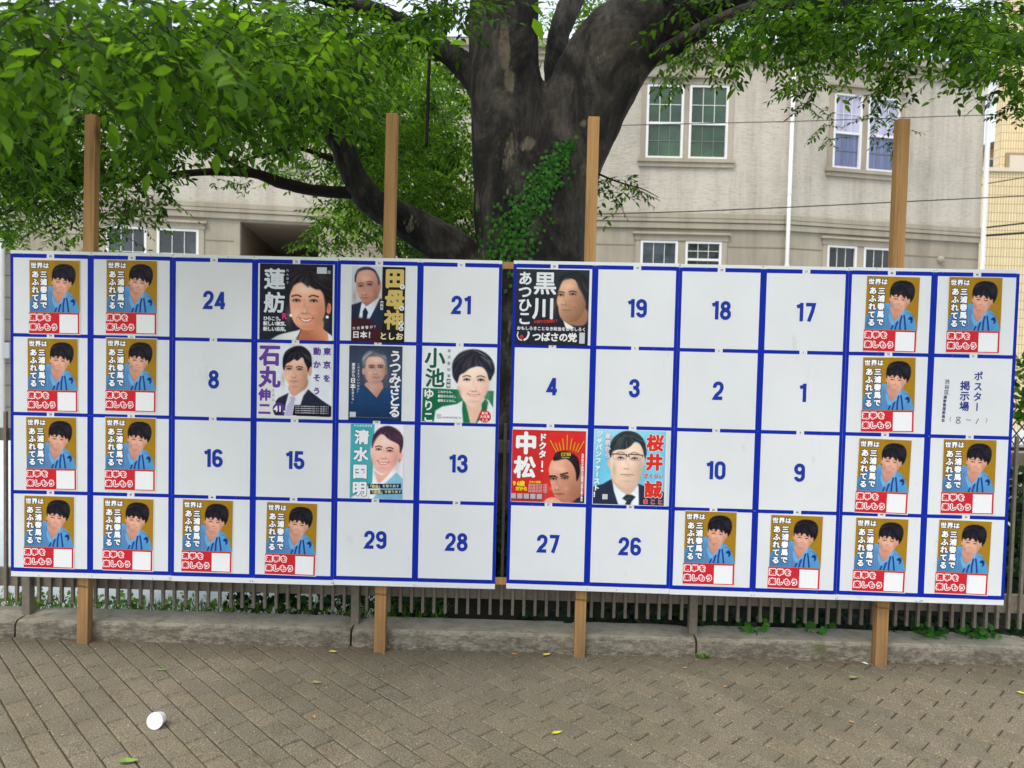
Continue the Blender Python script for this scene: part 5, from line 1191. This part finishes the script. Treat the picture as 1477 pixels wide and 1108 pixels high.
# ---------------------------------------------------------------- planting behind the fence
def leaves_box(name, n, box, sl, mat, label=None, up=.5, parent=None, dens=None):
    Vs, Ts = [], []
    for k in range(n):
        p_ = Vector((R.uniform(box[0], box[1]), R.uniform(box[2], box[3]), R.uniform(box[4], box[5])))
        if dens and not dens(p_): continue
        x_ = Vector((R.gauss(0, 1), R.gauss(-.3, .8), R.gauss(-.1, .5))).normalized(); nn = Vector((R.gauss(0, .5), R.gauss(-.6, .5), up+R.gauss(0, .4))).normalized()
        nn = (nn-x_*nn.dot(x_)).normalized(); y_ = nn.cross(x_)
        Vs.append((IVT*R.uniform(.7, 1.2)*sl)@np.array([x_, y_, nn])+np.array(p_)); Ts.append(R.random())
    o = part(name, leaf_mesh(name, np.array(Vs), np.array(Ts), mat), parent)
    return tag(o, label, kind='stuff')
hgt = lambda p_: p_.z < .45+.35*math.sin(p_.x*2.1+1)*math.sin(p_.x*.9+p_.y)+.25*(p_.y-.4)
leaves_box('ground_cover', 13000, (FX-.1, 7.5, .75, 2.6, .08, 1.0), .07, LEAF2, 'dark leafy ground cover behind the fence', dens=hgt)
leaves_box('ground_cover', 420, (2.9, 6.4, .30, .46, .09, .17), .06, LEAF2, 'low dark creeper along the kerb back edge')
for (x, y, n_) in ((1340, 922, 60), (1405, 926, 60), (1085, 903, 26), (1180, 905, 20)):
    q = at(x, y, .27); leaves_box('creeper', n_, (q[0]-.10, q[0]+.10, .20, .34, .09, .15), .048, IVY, 'green creeper spilling over the kerb top under the fence')
def grass(name, n, x0, x1, y0, y1, z, h, mat, label):
    Vs, Ts = [], []
    for k in range(n):
        L = h*R.uniform(.4, 1.2); w_ = R.uniform(.0025, .005); a = R.uniform(0, 6.28); t = R.uniform(.1, .7)
        d = np.array([math.cos(a)*math.sin(t), math.sin(a)*math.sin(t), math.cos(t)]); sdir = np.array([-math.sin(a), math.cos(a), 0]); b0 = np.array([R.uniform(x0, x1), R.uniform(y0, y1), z])
        P = [(0, 0), (.3, 1), (.68, .7), (1, 0), (.68, -.7), (.3, -1), (.35, 0), (.7, 0)]
        dn = np.array([math.cos(a), math.sin(a), 0])
        Vs.append([b0+d*L*u+sdir*w_*v+dn*(u*u*L*.25)-np.array([0, 0, u*u*L*.12]) for u, v in P]); Ts.append(R.random())
    return tag(part(name, leaf_mesh(name, np.array(Vs), np.array(Ts), mat), None), label, kind='stuff')
gx0, gx1 = at(20, 880, .4)[0], at(330, 880, .4)[0]; gx2 = at(640, 885, .4)[0]
grass('grass', 1500, gx0-1.2, gx1, .31, .50, .07, .075, GRASS, 'bright green grass behind the kerb under the left board')
grass('grass', 900, gx1, gx2, .31, .55, .07, .10, GRASS, 'tall thin grass behind the kerb left of the middle')
leaves_box('weeds', 500, (at(330, 880, .4)[0], gx2, .31, .6, .08, .22), .05, LEAF2, 'broad-leaved weeds behind the kerb left of the middle')
leaves_box('weeds', 200, (gx0-.3, gx1, .31, .5, .08, .16), .035, GRASS, 'small bright weeds under the left board')
grass('moss_tuft', 90, kj[4]+.005, kj[4]+.07, .07, .095, 0, .03, GRASS, 'small moss tuft at the foot of a kerb joint')
# shrub and lattice beyond the right edge
q = at(1462, 560, 3.6)
sh = empty('shrub', (q[0], 3.6, 0), 0, 'green leafy shrub past the right edge of the right board', 'shrub')
leaves_box('crown', 1500, (q[0]-.1, q[0]+1.6, 3.2, 4.1, at(1462, 610, 3.6)[2], at(1462, 512, 3.6)[2]), .075, LEAF, parent=None).parent = sh
sh.children[0].location = -Vector(sh.location)
MB().tube([(.5, 0, 0), (.55, .05, .7), (.5, 0, at(1462, 600, 3.6)[2])], [.035, .03, .02], 7).obj('stem', TWIG, sh)
lt = empty('lattice_fence', (q[0]-.9, 4.6, 0), 0, 'black diamond lattice fence beyond the right end of the boards', 'fence')
z0_, z1_ = at(1462, 645, 4.6)[2], at(1462, 588, 4.6)[2]
BLK = flat('lattice_black', (.012, .012, .013), .5, .3, lin=True)
for k in range(22):
    x = k*.125; h_ = (z1_-z0_)
    for sg in (1, -1):
        MB().tube([(x, .006*sg, z0_), (x+sg*h_*.8, .006*sg, z1_)], .008, 5).obj('lattice_bar', BLK, lt)
MB().box(-.3, 3.4, -.02, .02, z0_-.04, z0_).obj('rail', BLK, lt); MB().box(-.3, 3.4, -.02, .02, z1_, z1_+.03).obj('rail', BLK, lt)
MB().box(-2, 5, .3, .45, 0, z0_+.0).obj('low_wall', flat('pale_low_wall', (.55, .54, .50), .8, .2, .05, 3, lin=True), lt)

# ---------------------------------------------------------------- small things on the pavement
cq = atz(231, 1038, .03)
cup = empty('paper_cup', (cq[0], cq[1], 0), 0, 'white paper cup lying on its side on the pavement', 'cup')
WC = flat('cup_white', (.82, .83, .85), .45, .35, lin=True)
ax = Vector((.02, .96, -.19)).normalized(); r0, r1, Lc = .037, .027, .052
c0_ = Vector((-.01, -.03, r0+.001)); m = MB()
m.tube([c0_, c0_+ax*.004, c0_+ax*(Lc-.003), c0_+ax*Lc], [r0*.985, r0, r1, r1*.97], 32, cap=False); m.obj('cup_body', WC, cup, smooth=True)
m = MB(); m.tube([c0_-ax*.0005, c0_+ax*.0015], [r0*.985, r0*.985], 32); m.obj('cup_base', WC, cup)
m = MB(); m.tube([c0_+ax*(Lc-.001), c0_+ax*(Lc+.002)], [r1*.96, r1*.95], 24); m.obj('cup_end', WC, cup)
FLV = {'green': (.16, .28, .05), 'yellow': (.55, .50, .06), 'olive': (.22, .26, .09), 'orange': (.55, .25, .06), 'brown': (.20, .11, .05), 'pale': (.62, .60, .50)}
fm = {k: flat('fallen_leaf_'+k, v, .55, .3, .15, 60, lin=True) for k, v in FLV.items()}
flist = [(232, 966, 'green', .055, 'thin green fallen leaf above and left of the paper cup'), (185, 1099, 'green', .085, 'pale green fallen leaf at the bottom edge below the paper cup'), (480, 940, 'yellow', .05, 'yellow fallen leaf beside the kerb joint left of the second post'),
 (456, 985, 'olive', .06, 'dark curled fallen leaf right of the paper cup, halfway to the second post'), (453, 1034, 'orange', .032, 'small orange fallen leaf right of the paper cup'), (742, 938, 'orange', .04, 'orange fallen leaf at the kerb, left of the third post'),
 (788, 939, 'yellow', .06, 'yellow-green fallen leaf at the kerb beside the third post'), (803, 1057, 'yellow', .055, 'curled yellow fallen leaf alone near the bottom centre'), (1231, 978, 'olive', .07, 'olive fallen leaf in front of the rightmost post'),
 (1241, 951, 'pale', .045, 'pale dry fallen leaf touching the kerb left of the rightmost post'), (1221, 955, 'brown', .045, 'brown fallen leaf at the kerb left of the pale one'), (988, 963, 'orange', .03, 'tiny orange fallen leaf near the kerb joint right of centre'),
 (1046, 990, 'orange', .03, 'small orange fallen leaf on the paving right of centre'), (1228, 1041, 'orange', .028, 'tiny reddish fallen leaf below the olive leaf'), (1474, 1000, 'yellow', .05, 'yellow-green fallen leaf at the right picture edge')]
for (x, y, k, L, lb) in flist:
    q = atz(x, y, .006); a = R.uniform(-.9, .9); T_ = leaf_template(L, L*.46); T_[:, 0] -= L/2; T_[:, 2] = abs(T_[:, 1])*R.uniform(.4, .9)+(T_[:, 0]/L)**2*L*.5+.001
    c, s_ = math.cos(a), math.sin(a); V_ = T_@np.array([[c, -s_, 0], [s_, c, 0], [0, 0, 1]]).T
    o = MB().add(V_, LF).obj('fallen_leaf', fm[k], label=lb, cat='leaf', group='fallen leaves on the pavement'); o.location = (q[0], min(q[1], .055), .001)
# debris along the kerb foot
m = MB()
for k in range(520):
    x = R.choice([R.uniform(-1, 7), R.uniform(3.9, 5.4), R.gauss(.45, .12), R.gauss(4.95, .15)]); y = .083-abs(R.gauss(0, .018)); L = R.uniform(.003, .011); a = R.uniform(0, 3.1)
    c, s_ = math.cos(a)*L, math.sin(a)*L; z = R.uniform(.001, .006)
    m.add([(x, y, z), (x+c*.5-s_*.3, y+s_*.5+c*.3, z+.001), (x+c, y+s_, z+.0015), (x+c*.5+s_*.3, y+s_*.5-c*.3, z)], [(0, 3, 2, 1)], R.randrange(2))
m.obj('leaf_litter', [fm['brown'], flat('litter_red', (.16, .07, .04), .8, .1, lin=True)], kind='stuff', label='brown leaf litter along the kerb foot')
m = MB()
for k in range(260):
    x, y = R.uniform(-.2, 6), R.uniform(-1.5, .05); r_ = R.uniform(.0015, .0035)
    m.add([(x+r_, y, .0015), (x, y+r_, .0015), (x-r_, y, .0015), (x, y-r_, .0015), (x, y, .0015+r_)], [(0, 1, 4), (1, 2, 4), (2, 3, 4), (3, 0, 4)])
m.obj('grit', fm['pale'], kind='stuff', label='pale grit scattered on the paving')
